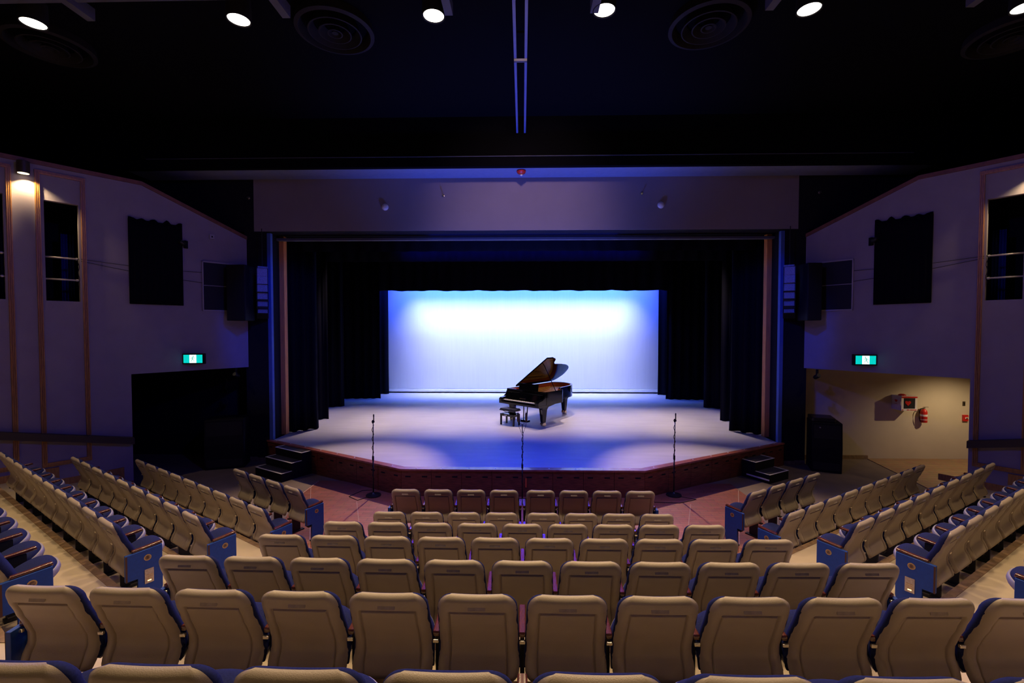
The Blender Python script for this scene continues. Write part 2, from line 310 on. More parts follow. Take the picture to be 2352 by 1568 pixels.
for s, side, ud in ((-1, 'left', 2.39), (1, 'right', 3.0)):
    mb = MB()
    # above the passage opening, sloping top near the stage
    wall_face(mb, s, 0.0, ud, 2.46, 5.70)
    wall_face(mb, s, 0.0, 2.14, 5.70, 5.76, z1b=WH)
    wall_face(mb, s, 2.14, max(ud, 2.9), 5.70, WH)
    if ud < 2.9: wall_face(mb, s, ud, 2.9, 0.0, 5.70)
    u = max(ud, 2.9)
    wins = [(3.17, 3.66), (4.19, 4.68)]
    for a, b in wins:
        wall_face(mb, s, u, a, 0, WH); wall_face(mb, s, a, b, 0, 4.0); wall_face(mb, s, a, b, 5.95, WH); u = b
    wall_face(mb, s, u, 9.5, 0, WH)
    # small return at the edge of the passage opening
    wall_box(mb, s, ud, ud + 0.10, 0.0, 2.46, -0.5, -0.12)
    struct('wall_' + side, mb, M['wall'])
    # top trim following the wall top
    mb = MB()
    wall_box(mb, s, 0.0, 2.14, 5.74, 5.82, -0.12, 0.035, z0b=WH - 0.02, z1b=WH + 0.06)
    wall_box(mb, s, 2.14, 9.5, WH - 0.02, WH + 0.06, -0.12, 0.035)
    struct('trim_%d' % (1 if s < 0 else 2), mb, M['walltop'])
    # mouldings around the window bays
    for k, (a, b) in enumerate(((3.06, 3.78), (4.08, 4.80))):
        mb = MB(); zb0, zb1 = 0.74 + (0.0 if k == 0 else 0.05), 6.50
        for u0, u1 in ((a, a + 0.075), (b - 0.075, b)):
            wall_box(mb, s, u0, u1, zb0, zb1, 0, 0.022)
            for q in (0.008, 0.032, 0.056): wall_box(mb, s, u0 + q, u0 + q + 0.012, zb0, zb1, 0.0, 0.038)
        wall_box(mb, s, a, b, zb1 - 0.07, zb1, 0, 0.032); wall_box(mb, s, a, b, zb1 - 0.045, zb1 - 0.03, 0, 0.045)
        wall_box(mb, s, a, b, zb0, zb0 + 0.08, 0, 0.032); wall_box(mb, s, a, b, zb0 + 0.03, zb0 + 0.045, 0, 0.045)
        struct('trim_%d' % (3 + k + (0 if s < 0 else 2)), mb, M['mould'])
    # baseboard following the tiers
    mb = MB()
    steps = [(ud + 0.01, 2.62, 0.0), (2.57, 3.57, 0.33), (3.57, 4.4, 0.58), (4.4, 7.0, 0.81)]
    for u0, u1, z in steps: 
        if u1 > u0: wall_box(mb, s, u0, u1, z, z + 0.13, 0, 0.03)
    for u0, z in ((2.54, 0.0), (3.54, 0.33)):
        if u0 > ud - 0.1: wall_box(mb, s, u0 + 0.01, u0 + 0.10, z + 0.13, z + (0.46 if z == 0 else 0.38), 0, 0.028)
    struct('baseboard_' + side, mb, M['mould'])
    # niche behind each window with a dark drape
    for k, (a, b) in enumerate(wins):
        mb = MB(); d = 1.3; t = 0.05
        wall_box(mb, s, a - 0.25, b + 0.35, 3.85, 6.1, -0.12 - d, -0.12 - d + t)
        wall_box(mb, s, a - 0.25, a - 0.2, 3.85, 6.1, -0.12 - d, -0.125); wall_box(mb, s, b + 0.3, b + 0.35, 3.85, 6.1, -0.12 - d, -0.125)
        wall_box(mb, s, a - 0.25, b + 0.35, 6.05, 6.1, -0.12 - d, -0.125); wall_box(mb, s, a - 0.25, b + 0.35, 3.85, 3.9, -0.12 - d, -0.125)
        struct('window_%d' % (k + 1 + (0 if s < 0 else 2)), mb, M['darkwall'])
        where = ('left wall', 'right wall')[s > 0]; wn = ('near the stage', 'nearer the camera')[k]
        dr = thing('window_drape', 'dark drape with painted-in blue light inside the %s window bay %s' % (where, wn), 'curtain', wall_pt(s, a + 0.18, 3.9, -0.8), 0)
        rows = []; base = wall_pt(s, a + 0.18, 3.9, -0.8)
        for z in (0.0, 1.55):
            rows.append([wall_pt(s, a - 0.04 + 0.20 * q / 24, 3.9 + z, -0.8 + 0.03 * math.sin(q * 1.1)) - base for q in range(25)])
        MB().grid(rows).build('cloth', M['drape'], dr, smooth=True, solid=0.01)
        # two rails across the opening, with a bracket on the stage side
        for j, z in enumerate((4.86, 4.43)):
            r_ = thing('window_rail', '%s pale metal rail across the %s window bay %s' % (('upper', 'lower')[j], where, wn), 'rail', wall_pt(s, (a + b) / 2, z, -0.04))
            o0 = r_.location
            MB().tube([wall_pt(s, a - 0.02, z, -0.04) - o0, wall_pt(s, b + 0.02, z, -0.04) - o0], 0.017, 10).build('pipe', M['galv'], r_, smooth=True)
            MB().tube([wall_pt(s, a + 0.02, z, -0.04) - o0, wall_pt(s, a + 0.05, z, -0.04) - o0], 0.026, 10).build('clamp', M['galv'], r_, smooth=True, auto=40)
        if k == 0:
            q = thing('cable', 'black loose cable hanging beside rails of the %s window' % where, 'cable', wall_pt(s, a + 0.01, 4.86, 0.0))
            o0 = q.location
            MB().tube([wall_pt(s, a + 0.015 + 0.012 * math.sin(i * 1.3), 4.88 - 0.05 * i, -0.005) - o0 for i in range(12)], 0.006, 6).build('lead', M['blackgloss'], q, smooth=True)
            for zz, uu, z2, nm in ((4.86, 1.0, 4.80, 'upper'), (4.82, 1.0, 4.55, 'lower')):
                MBc = MB().tube([wall_pt(s, a - 0.02 - (a - uu) * i / 10, zz + (z2 - zz) * i / 10 - 0.03 * math.sin(PI * i / 10), 0.02) for i in range(11)], 0.005, 5)
                tag(MBc.build('signal_cable', M['blackgloss'], smooth=True), '%s thin black cable strung along %s from window to speaker panel' % (nm, where), 'cable')
    # black-draped recess and framed grille
    mb = MB(); wall_box(mb, s, 1.42, 2.39, 3.99, 5.86, 0.0, 0.02)
    t = thing('acoustic_panel', 'large black cloth covered panel high on %s wall' % side, 'panel', wall_pt(s, 1.9, 3.99, 0.02)); o0 = t.location
    rows = []
    for i in range(9):
        z = 3.99 + (5.88 - 3.99) * i / 8
        rows.append([wall_pt(s, 1.41 + 0.98 * q / 30, z + (0.03 * math.sin(q * 0.9) - 0.04 * abs(math.sin(q * 0.35)) if i == 8 else 0), 0.035 + 0.012 * math.sin(q * 1.7)) - o0 for q in range(31)])
    MB().grid(rows).build('cloth', M['velvet'], t, smooth=True, solid=0.01)
    m2 = MB(); wall_box(m2, s, 1.42, 2.39, 4.0, 5.84, 0.003, 0.02); m2.v = [tuple(Vector(v) - o0) for v in m2.v]; m2.build('board', M['black'], t)
    t = thing('speaker_grille', 'dark square grille with pale frame on %s wall beside stage' % side, 'grille', wall_pt(s, 0.64, 3.9, 0.02)); o0 = t.location
    m2 = MB(); wall_box(m2, s, 0.27, 1.0, 3.91, 5.05, 0.003, 0.02); m2.v = [tuple(Vector(v) - o0) for v in m2.v]; m2.build('mesh_panel', M['speaker'], t)
    m2 = MB()
    for a4 in ((0.25, 0.275, 3.88, 5.08), (0.995, 1.02, 3.88, 5.08), (0.25, 1.02, 3.88, 3.91), (0.25, 1.02, 5.05, 5.08)): wall_box(m2, s, *a4, 0.003, 0.04)
    wall_box(m2, s, 0.27, 1.0, 4.49, 4.505, 0.02, 0.028)
    m2.v = [tuple(Vector(v) - o0) for v in m2.v]; m2.build('frame', M['whiteframe'], t)
    # sloping ledge board
    mb = MB(); u0, u1 = ud + 0.0, 6.0
    za = 0.95 + 0.24 * (u0 - 2.39)
    wall_box(mb, s, u0, u1, za, za + 0.14, 0.0, 0.16, z0b=za + 0.24 * (u1 - u0), z1b=za + 0.14 + 0.24 * (u1 - u0))
    struct('trim_%d' % (50 + (s > 0)), mb, M['sconce'])
    # wall can lamp
    t = thing('wall_lamp', 'dark cylindrical can lamp high on %s wall%s' % (side, ', glowing over a pilaster' if s < 0 else ', partly outside the picture'), 'lamp', wall_pt(s, 3.93, 6.36, 0.12))
    MB().lathe([(0.088, 0.0), (0.09, 0.01), (0.09, 0.22), (0.085, 0.225)], 24).build('housing', M['sconce'], t, smooth=True, auto=40)
    MB().lathe([(0.078, -0.004), (0.078, 0.003)], 24).build('lens', M['canglow'], t)
    o0 = t.location; m2 = MB(); wall_box(m2, s, 3.90, 3.96, 6.42, 6.52, 0.0, 0.05); m2.v = [tuple(Vector(v) - o0) for v in m2.v]; m2.build('bracket', M['sconce'], t)
    # exit sign projecting from the wall
    uc = 1.25 if s < 0 else 1.30
    t = thing('exit_sign', 'green and white lit exit sign above %s passage opening' % ('dark left' if s < 0 else 'cream right'), 'sign', wall_pt(s, uc, 2.62, 0.14), (math.radians(8) * -s))
    MB().box(-0.235, 0.235, -0.05, 0.05, 0, 0.25).build('housing', M['black'], t, bevel=0.006)
    for gx in (-0.14, 0.14): MB().box(gx - 0.065, gx + 0.065, -0.056, -0.048, 0.03, 0.22).build('green_panel', M['exitgreen'], t)
    wp = MB().box(-0.075, 0.075, -0.056, -0.048, 0.03, 0.22).build('white_panel', M['exitwhite'], t)
    fx = -s
    MB().lathe([(0.001, 0), (0.014, 0.001), (0.014, 0.003), (0.001, 0.004)], 12, Matrix.Translation((0.01 * fx, -0.056, 0.185)) @ Matrix.Rotation(PI / 2, 4, 'X')).tube([(0.0, -0.058, 0.168), (-0.01 * fx, -0.058, 0.115)], 0.012, 6).tube([(-0.01 * fx, -0.058, 0.115), (0.028 * fx, -0.058, 0.09), (0.02 * fx, -0.058, 0.05)], 0.007, 6).tube([(-0.01 * fx, -0.058, 0.115), (-0.03 * fx, -0.058, 0.08), (-0.05 * fx, -0.058, 0.06)], 0.007, 6).tube([(0, -0.058, 0.165), (0.035 * fx, -0.058, 0.14), (0.05 * fx, -0.058, 0.155)], 0.006, 6).tube([(0, -0.058, 0.165), (-0.035 * fx, -0.058, 0.145), (-0.045 * fx, -0.058, 0.12)], 0.006, 6).build('running_figure', M['exitfig'], wp)
    MB().box(-0.03, 0.03, 0.05, 0.16, 0.08, 0.17).build('arm', M['black'], t)
    # small camera by the black panel
    t = thing('security_camera', 'small black camera beside the black cloth panel on %s wall' % side, 'camera', wall_pt(s, 1.34, 5.42, 0.02)); o0 = t.location
    MB().lathe([(0.045, 0), (0.05, 0.02), (0.05, 0.10), (0.03, 0.14)], 14, Matrix.Translation((0, -0.05, 0)) @ Matrix.Rotation(math.radians(70), 4, 'X')).build('body', M['blackgloss'], t, smooth=True, auto=40)
    MB().box(-0.03, 0.03, -0.04, 0.04, -0.09, 0.09).build('bracket', M['black'], t, bevel=0.008)
    # camera under the header end near the stage
    t = thing('security_camera', 'small dark camera hanging at stage end of the %s passage opening' % side, 'camera', wall_pt(s, 0.32, 2.28, 0.06))
    MB().box(-0.02, 0.02, -0.02, 0.02, 0.05, 0.17).build('bracket', M['black'], t)
    MB().lathe([(0.05, -0.08), (0.055, -0.06), (0.055, 0.06), (0.045, 0.08)], 14, Matrix.Rotation(math.radians(65), 4, 'X')).build('body', M['blackgloss'], t, smooth=True, auto=40)
t = thing('junction_box', 'small pale square box high on left wall near stage', 'box', wall_pt(-1, 0.80, 5.63, 0.0)); t.rotation_euler = (0, 0, PI / 2 - AW + PI / 2)
t.rotation_euler = (0, 0, -(PI / 2 - AW) + PI)
mm = MB(); wall_box(mm, -1, 0.75, 0.85, 5.63, 5.74, 0.0, 0.05); t.rotation_euler = (0, 0, 0); mm.v = [tuple(Vector(v) - t.location) for v in mm.v]; mm.build('cover', M['whiteframe'], t)
mm = MB(); wall_box(mm, -1, 0.785, 0.815, 5.665, 5.70, 0.05, 0.056); mm.v = [tuple(Vector(v) - t.location) for v in mm.v]; mm.build('socket', M['black'], t)

# passages: back wall parallel to the stage, ceiling, far wall
for s, side, ml in ((-1, 'left', M['darkwall']), (1, 'right', M['passwall'])):
    mb = MB().box(min(s * 7.0, s * 15), max(s * 7.0, s * 15), 12.2, 12.3, 0, 2.6)
    struct('wall_passage_' + side, mb, ml)
    mb = MB(); a = wall_pt(s, -0.1, 2.46, -0.13); b = wall_pt(s, 9.5, 2.46, -0.13)
    mb.prism([(s * 7.05, 12.3), (a.x, a.y), (b.x, b.y), (s * 16, b.y), (s * 16, 12.3)], 2.46, 2.60)
    struct('ceiling_passage_' + side, mb, ml if s < 0 else M['passwall'])
    mb = MB().box(min(s * 7.0, s * 7.1), max(s * 7.0, s * 7.1), 11.5, 12.3, 0, 2.46) if False else MB().box(min(s * 15, s * 15.1), max(s * 15, s * 15.1), 3, 12.3, 0, 2.6)
    struct('wall_passage_end_' + side, mb, ml)
struct('baseboard_passage', MB().box(7.1, 9.14, 12.16, 12.2, 0.0, 0.10), M['edge'])

# ------------------------------------------------------------------ proscenium wall, header, ceiling
mb = MB()
for s in (-1, 1):
    mb.box(min(s * 6.56, s * 7.16), max(s * 6.56, s * 7.16), 11.62, 12.35, 0.0, 5.94)
    mb.box(min(s * 7.1, s * 16), max(s * 7.1, s * 16), 12.35, 12.5, 2.5, 8.6)
mb.box(-16, -6.9, 11.62, 12.35, 5.94, 8.6).box(6.9, 16, 11.62, 12.35, 5.94, 8.6).box(-6.9, 6.9, 11.64, 12.35, 5.94, 8.6)
struct('wall_proscenium', mb, M['darkwall'])
struct('wall_header', MB().box(-6.9, 6.9, 11.62, 11.64, 5.95, 7.27), M['header'])  # pale middle on dark sides puts light falloff into the colour
struct('ceiling_soffit', MB().box(-9.6, 9.6, 10.94, 11.62, 7.27, 7.40), M['soffit'])
struct('wall_fascia', MB().box(-12, 12, 10.86, 10.94, 7.27, 8.5).box(-12, 12, 10.80, 10.86, 7.27, 7.50), M['ceil'])
struct('trim_30', MB().box(-9.0, 9.0, 10.79, 10.80, 7.495, 7.51), M['beam'])
struct('trim_31', MB().box(-6.56, 6.56, 12.05, 12.2, 5.80, 5.86), M['beam'])
struct('ceiling', MB().box(-16, 16, -4, 12.5, 8.45, 8.6), M['ceil'])
struct('wall_back', MB().box(-16, 16, -4.2, -4.0, 0, 8.6), M['darkwall'])
mb = MB().box(-16.2, -16, -4, 12.5, 0, 8.6).box(16, 16.2, -4, 12.5, 0, 8.6)
struct('wall_outer', mb, M['darkwall'])
for s in (-1, 1):
    n = 'left' if s < 0 else 'right'
    struct('trim_%d' % (32 + (s > 0)), MB().box(min(s * 6.47, s * 6.56), max(s * 6.47, s * 6.56), 11.60, 11.70, 0.57, 5.9), M['bluelit_trim'])
    struct('trim_%d' % (34 + (s > 0)), MB().box(min(s * 6.43, s * 6.57), max(s * 6.43, s * 6.57), 12.18, 12.34, 0.57, 5.94), M['pillar'], bevel=0.01)
    struct('trim_%d' % (36 + (s > 0)), MB().box(min(s * 6.9, s * 7.14), max(s * 6.9, s * 7.14), 11.58, 11.62, 0.0, 0.12).box(min(s * 6.62, s * 7.1), max(s * 6.62, s * 7.1), 11.59, 11.62, 0.0, 0.10), M['edge'])
# ceiling rails, diffusers, downlights, beams
for x in (-0.125, 0.055):
    o = MB().box(x - 0.022, x + 0.022, 1.0, 10.86, 8.06, 8.12).build('ceiling_rail', M['rail'])
    tag(o, ('left' if x < 0 else 'right') + ' one of two thin rails running along the black ceiling to stage', 'rail')
    for y in (3.0, 5.0, 7.0, 9.0):
        MB().box(x - 0.006, x + 0.006, y - 0.01, y + 0.01, 8.12, 8.45).build('hanger', M['beam'], o)
for y in (7.9,):
    tag(MB().box(-0.147, 0.077, y, y + 0.05, 8.02, 8.06).build('rail_brace', M['beam']), 'short dark brace bridging the two ceiling rails', 'brace')
dn = ['far left', 'left', 'right', 'far right']
for i, (x, y) in enumerate(((-8.2, 7.85), (-3.08, 7.55), (3.0, 7.55), (8.2, 7.95))):
    t = thing('ceiling_diffuser', 'round ringed air diffuser on the dark ceiling, %s of the four' % dn[i], 'air vent', (x, y, 8.45), 0, 'round ceiling diffusers')
    MB().lathe([(0.60, 0.0), (0.62, -0.13), (0.56, -0.15), (0.54, -0.10), (0.52, 0.0)], 48, cap=False).build('outer_ring', M['ceilgrey'], t, smooth=True, auto=40)
    for r in (0.42, 0.26, 0.12):
        MB().lathe([(r - 0.06, -0.02), (r, -0.16), (r - 0.02, -0.165), (r - 0.09, -0.03)], 40, cap=False).build('cone_ring', M['ceilgrey'], t, smooth=True, auto=40)
    MB().lathe([(0.05, -0.02), (0.05, -0.15)], 20).build('hub', M['ceilgrey'], t)
ln = ['leftmost, at the frame edge', 'second from the left', 'left of the ceiling rails', 'right of the ceiling rails', 'second from the right', 'rightmost, cut by the frame']
for i, (x, y) in enumerate(((-7.5, 6.94), (-4.30, 6.93), (-1.33, 6.91), (1.20, 6.85), (4.20, 6.90), (7.32, 6.93))):
    t = thing('ceiling_downlight', 'round glowing ceiling downlight, %s' % ln[i], 'ceiling lamp', (x, y, 8.12), 0, 'ceiling downlights')
    MB().lathe([(0.155, 0.0), (0.170, -0.005), (0.172, 0.02), (0.165, 0.33), (0.155, 0.33)], 32, cap=False).build('housing', M['rail'] if False else M['ceilgrey'], t, smooth=True, auto=40)
    MB().lathe([(0.152, 0.012), (0.152, 0.018)], 32).build('lens', M['lampglow'], t)
bl = ['far left', 'left', 'left of centre', 'right of centre', 'right', 'far right']
for i, (x, sk) in enumerate(((-6.55, 0.3), (-3.55, 0.15), (-1.10, 0.0), (1.06, 0.0), (3.62, -0.15), (6.5, -0.3))):
    o = MB().prism([(x - 0.06, 6.2), (x + 0.06, 6.2), (x + 0.06, 6.9), (x - 0.06, 6.9)], 8.12, 8.30).build('lamp_support', M['beam'])
    tag(o, 'dark steel lamp support under the ceiling, %s beside its downlight' % bl[i], 'bracket')
tag(MB().box(-9, 1.9, 6.0, 6.62, 8.2, 8.45).build('ceiling_beam', M['beam']), 'dark blue beam crossing the ceiling above the downlights', 'beam')
# header fittings
for i, (x, z, r) in enumerate(((-3.5, 6.55, 0.085), (3.48, 6.56, 0.085))):
    t = thing('ceiling_speaker', 'small white round fitting on the mauve header, %s side' % ('left', 'right')[i], 'fitting', (x, 11.62, z))
    mt = Matrix.Rotation(PI / 2, 4, 'X')
    MB().lathe([(r, 0.0), (r, 0.02), (r * 0.7, 0.05), (r * 0.3, 0.06)], 20, mt).build('dome', M['white'], t, smooth=True, auto=40)
for x, z, nm in ((-2.01, 6.83, 'left of centre on mauve header'), (2.99, 6.84, 'right of centre on mauve header'), (-7.02, 6.80, 'far left on dark wall'), (7.4, 6.84, 'far right on dark wall')):
    t = thing('sprinkler_head', 'tiny bright sprinkler head, %s' % nm, 'sprinkler', (x, 11.62, z))
    mt = Matrix.Rotation(PI / 2, 4, 'X')
    MB().lathe([(0.035, 0.0), (0.035, 0.008), (0.015, 0.012), (0.012, 0.05), (0.025, 0.052), (0.025, 0.058)], 14, mt).build('body', M['screw'], t, smooth=True, auto=40)
t = thing('heat_detector', 'red round detector hanging below the middle of the soffit', 'detector', (-0.03, 11.1, 7.27))
MB().lathe([(0.11, 0.0), (0.115, -0.03), (0.09, -0.07), (0.05, -0.09)], 24).build('base', M['red'], t, smooth=True, auto=40)
MB().lathe([(0.03, -0.09), (0.03, -0.12), (0.012, -0.13)], 14).build('sensor', M['white'], t, smooth=True)
# hung speakers beside the proscenium
for s in (-1, 1):
    sd = 'left' if s < 0 else 'right'
    t = thing('line_array', 'blue lit curved line array speaker hanging on %s of proscenium' % sd, 'speaker', (s * 6.52, 11.30, 4.95))
    y = 0.0; z = 0.0; ang = 0.0
    for k in range(6):
        mt = Matrix.Rotation(math.radians(-30 * s), 4, 'Z') @ Matrix.Translation((0, y, z)) @ Matrix.Rotation(-ang, 4, 'X')
        c = MB().box(-0.13, 0.13, -0.15, 0.10, -0.205, 0.0, mt).build('cabinet', M['blackgloss'], t, bevel=0.006)
        MB().box(-0.108, 0.108, -0.158, -0.15, -0.198, -0.008, mt).build('grille', M['arrayface'], c)
        z -= 0.212 * math.cos(ang); y += 0.212 * math.sin(ang); ang += math.radians(6.5)
    MB().box(-0.11, 0.11, -0.10, 0.10, 0.01, 0.05, Matrix.Rotation(math.radians(-38 * s), 4, 'Z')).build('fly_frame', M['arrayface'], t)
    MB().tube([(0, 0, 0.05), (0, 0, 1.0)], 0.01, 6).build('chain', M['black'], t)
    tag(MB().box(min(s * 6.78, s * 7.25), max(s * 6.78, s * 7.12), 11.0, 11.4, 3.65, 5.02).build('hung_subwoofer', M['black'], bevel=0.02), 'black hung cabinet beside the %s line array' % sd, 'speaker')

# ------------------------------------------------------------------ stage
SZ = 0.57
edge = [(-6.60, 11.56), (-2.49, 9.22), (2.49, 9.22), (6.60, 11.56)]
mb = MB().prism([(-6.45, 11.60), (-2.46, 9.34), (2.46, 9.34), (6.45, 11.60), (6.45, 12.4), (8.4, 12.4), (8.4, 21.6), (-8.4, 21.6), (-8.4, 12.4), (-6.45, 12.4)], 0.02, SZ)
struct('floor_stage', mb, M['stagefloor'])
def inset(off):   # edge polyline moved inward by off
    k = math.tan(math.atan2(11.58 - 9.22, 6.62 - 2.49) / 2)
    return [(-6.60 + off * 0.5, min(11.61, 11.56 + off * 0.87)), (-2.49 + off * k * 1.0, 9.22 + off), (2.49 - off * k, 9.22 + off), (6.60 - off * 0.5, min(11.61, 11.56 + off * 0.87))]
mb = MB(); I = inset(0.15); O = inset(-0.02)
for k in range(3): mb.prism([O[k], O[k + 1], I[k + 1], I[k]], SZ - 0.03, SZ + 0.006)
nos = mb.build('stage_nosing', M['mahogtrim']); tag(nos, 'mahogany nosing with white dots along the stage front edge', 'trim')
mb = MB()
def along(p, q, d):
    v = Vector((q[0] - p[0], q[1] - p[1])); L = v.length; v /= L; return v, L
for k, cnt in ((0, 8), (1, 9), (2, 8)):
    p, q = inset(0.07)[k], inset(0.07)[k + 1]
    for i in range(cnt):
        f = (i + 0.5) / cnt; mb.lathe([(0.016, SZ + 0.006), (0.014, SZ + 0.011)], 10, Matrix.Translation((p[0] + (q[0] - p[0]) * f, p[1] + (q[1] - p[1]) * f, 0)))
mb.build('dots', M['dot'], nos)
# front fascia panels, one object each
pan_i = 0
for k in range(3):
    p, q = edge[k], edge[k + 1]; v, L = along(p, q, 0); nrm = Vector((v.y, -v.x)); cnt = 8 if k == 1 else 7
    for i in range(cnt):
        a = L * i / cnt + 0.004; b = L * (i + 1) / cnt - 0.004
        o3 = Vector((p[0], p[1], 0)); X = Vector((v.x, v.y, 0)); N = Vector((nrm.x, nrm.y, 0))
        def P(u, d, z): return o3 + X * u + N * d + Vector((0, 0, z))
        nm = ['left angled', 'middle', 'right angled'][k]; odn = ['first', 'second', 'third', 'fourth', 'fifth', 'sixth', 'seventh', 'eighth'][i]
        c0 = P((a + b) / 2, 0, 0); t = thing('stage_front_panel', 'mahogany stage front panel, %s from left on the %s face' % (odn, nm), 'panel', c0, 0, 'mahogany panels along the stage front')
        m2 = MB().hexa([P(a, 0, 0) - c0, P(b, 0, 0) - c0, P(b, -0.03, 0) - c0, P(a, -0.03, 0) - c0], [P(a, 0, SZ - 0.03) - c0, P(b, 0, SZ - 0.03) - c0, P(b, -0.03, SZ - 0.03) - c0, P(a, -0.03, SZ - 0.03) - c0])
        m2.build('board', M['mahog'], t)
        for f in (0.22, 0.78):
            c = a + (b - a) * f; m3 = MB().hexa([P(c - 0.055, 0.003, 0.40) - c0, P(c + 0.055, 0.003, 0.40) - c0, P(c + 0.055, -0.01, 0.40) - c0, P(c - 0.055, -0.01, 0.40) - c0], [P(c - 0.055, 0.003, 0.43) - c0, P(c + 0.055, 0.003, 0.43) - c0, P(c + 0.055, -0.01, 0.43) - c0, P(c - 0.055, -0.01, 0.43) - c0])
            m3.build('vent_slot', M['slot'], t)
struct('trim_40', MB().prism([(-6.58, 11.60), (-2.47, 9.25), (2.47, 9.25), (6.58, 11.60)], 0.0, 0.02), M['slot'])
tag(MB().box(0.06, 0.09, 9.19, 9.205, 0.22, 0.40).build('cable_tag', M['orange']), 'small orange tag hanging on the stage front near centre', 'tag')
# stage house
mb = MB().box(-8.6, -8.4, 12.35, 21.8, 0, 8.6).box(8.4, 8.6, 12.35, 21.8, 0, 8.6).box(-8.6, 8.6, 21.6, 21.8, 0, 8.6).box(-8.6, 8.6, 12.5, 21.8, 8.45, 8.6)
struct('wall_stage', mb, M['darkwall'])
# cyclorama
def cloth(name, p, q, z0, z1, amp, lam, m, label, cat='curtain', group=None, flare=0.0, seed=0, hem=0.0, solid=0.008):
    rnd = random.Random(seed); p = Vector(p); q = Vector(q); d = q - p; L = d.length; d.normalize(); nn = Vector((d.y, -d.x)); n = max(12, int(L / lam * 10))
    ph = rnd.random() * 6; rows = []; zs = [z0, z0 + 0.06, z0 + 0.25, z0 + 0.6, z0 + 1.2, z0 + 2.2, z1] if z1 - z0 > 3 else [z0, (z0 + z1) / 2, z1]
    for z in zs:
        f = 1 + flare * max(0, 1 - (z - z0) / 1.2); row = []
        for i in range(n + 1):
            u = L * i / n; w_ = math.sin(2 * PI * u / lam + ph + 0.9 * math.sin(u * 2.3 + ph)); o_ = amp * f * (abs(w_) ** 0.7) * (1 if w_ > 0 else -1)
            pt = p + d * (u * (1 + flare * 0.05 * max(0, 1 - (z - z0) / 0.8))) + nn * o_
            zz = z + (hem * math.sin(u * 5.1 + ph) * math.sin(u * 1.7) if z == z0 else 0)
            row.append(Vector((pt.x, pt.y, zz)))
        rows.append(row)
    o = MB().grid(rows).build(name, m, smooth=True, solid=solid); tag(o, label, cat, group); return o
cyc = cloth('cyclorama', (-6.35, 20.3), (6.35, 20.3), SZ + 0.16, 7.0, 0.004, 0.9, M['cyc'], 'tall white cyclorama cloth glowing blue and white behind stage', 'backdrop', seed=3, solid=0.004)
hm = MB().box(-6.35, 6.35, 20.26, 20.29, SZ + 0.06, SZ + 0.18).build('hem', M['cychem'], cyc, bevel=0.01)
names = ['front', 'second', 'third', 'fourth', 'rearmost']
legs = [((-6.50, 12.38), (-5.88, 12.93), 0.05, 0.30), ((-6.62, 14.1), (-6.19, 14.32), 0.04, 0.25), ((-7.4, 16.3), (-6.62, 16.7), 0.04, 0.3), ((-7.5, 18.4), (-5.86, 18.6), 0.04, 0.35), ((-6.6, 19.75), (-5.90, 19.9), 0.03, 0.3)]
for s in (-1, 1):
    for i, (p, q, a, l) in enumerate(legs):
        P1 = (p[0] * -s * -1 if s < 0 else -p[0], p[1]); Q1 = (q[0] if s < 0 else -q[0], q[1])
        P1 = (p[0], p[1]) if s < 0 else (-p[0], p[1])
        cloth('leg_curtain', P1, Q1, SZ + 0.01, 6.6, a, l, M['velvet'], '%s black velour leg curtain on the %s side of the stage' % (names[i], 'left' if s < 0 else 'right'), flare=0.6 if i == 0 else 0.2, seed=i * 3 + (s > 0), group='black leg curtains')
cloth('border_curtain', (-8.2, 18.85), (8.2, 18.85), 5.02, 8.2, 0.05, 0.5, M['velvet'], 'wide dark blue rear border curtain above the cyclorama', seed=5, hem=0.02)
cloth('border_curtain', (-7.2, 12.55), (7.2, 12.55), 5.58, 8.2, 0.04, 0.5, M['velvet'], 'black border curtain just inside the proscenium top', seed=6)
cloth('border_curtain', (-7.6, 15.6), (7.6, 15.6), 5.75, 8.2, 0.04, 0.5, M['velvet'], 'black middle border curtain hanging over the stage', seed=8)
for s, nm in ((-1, 'left'), (1, 'right')):
    cloth('masking_drape', (s * 6.72, 12.36), (s * 8.3, 12.6), SZ, 8.2, 0.03, 0.3, M['velvet'], 'black masking drape behind the %s proscenium edge' % nm, seed=12)

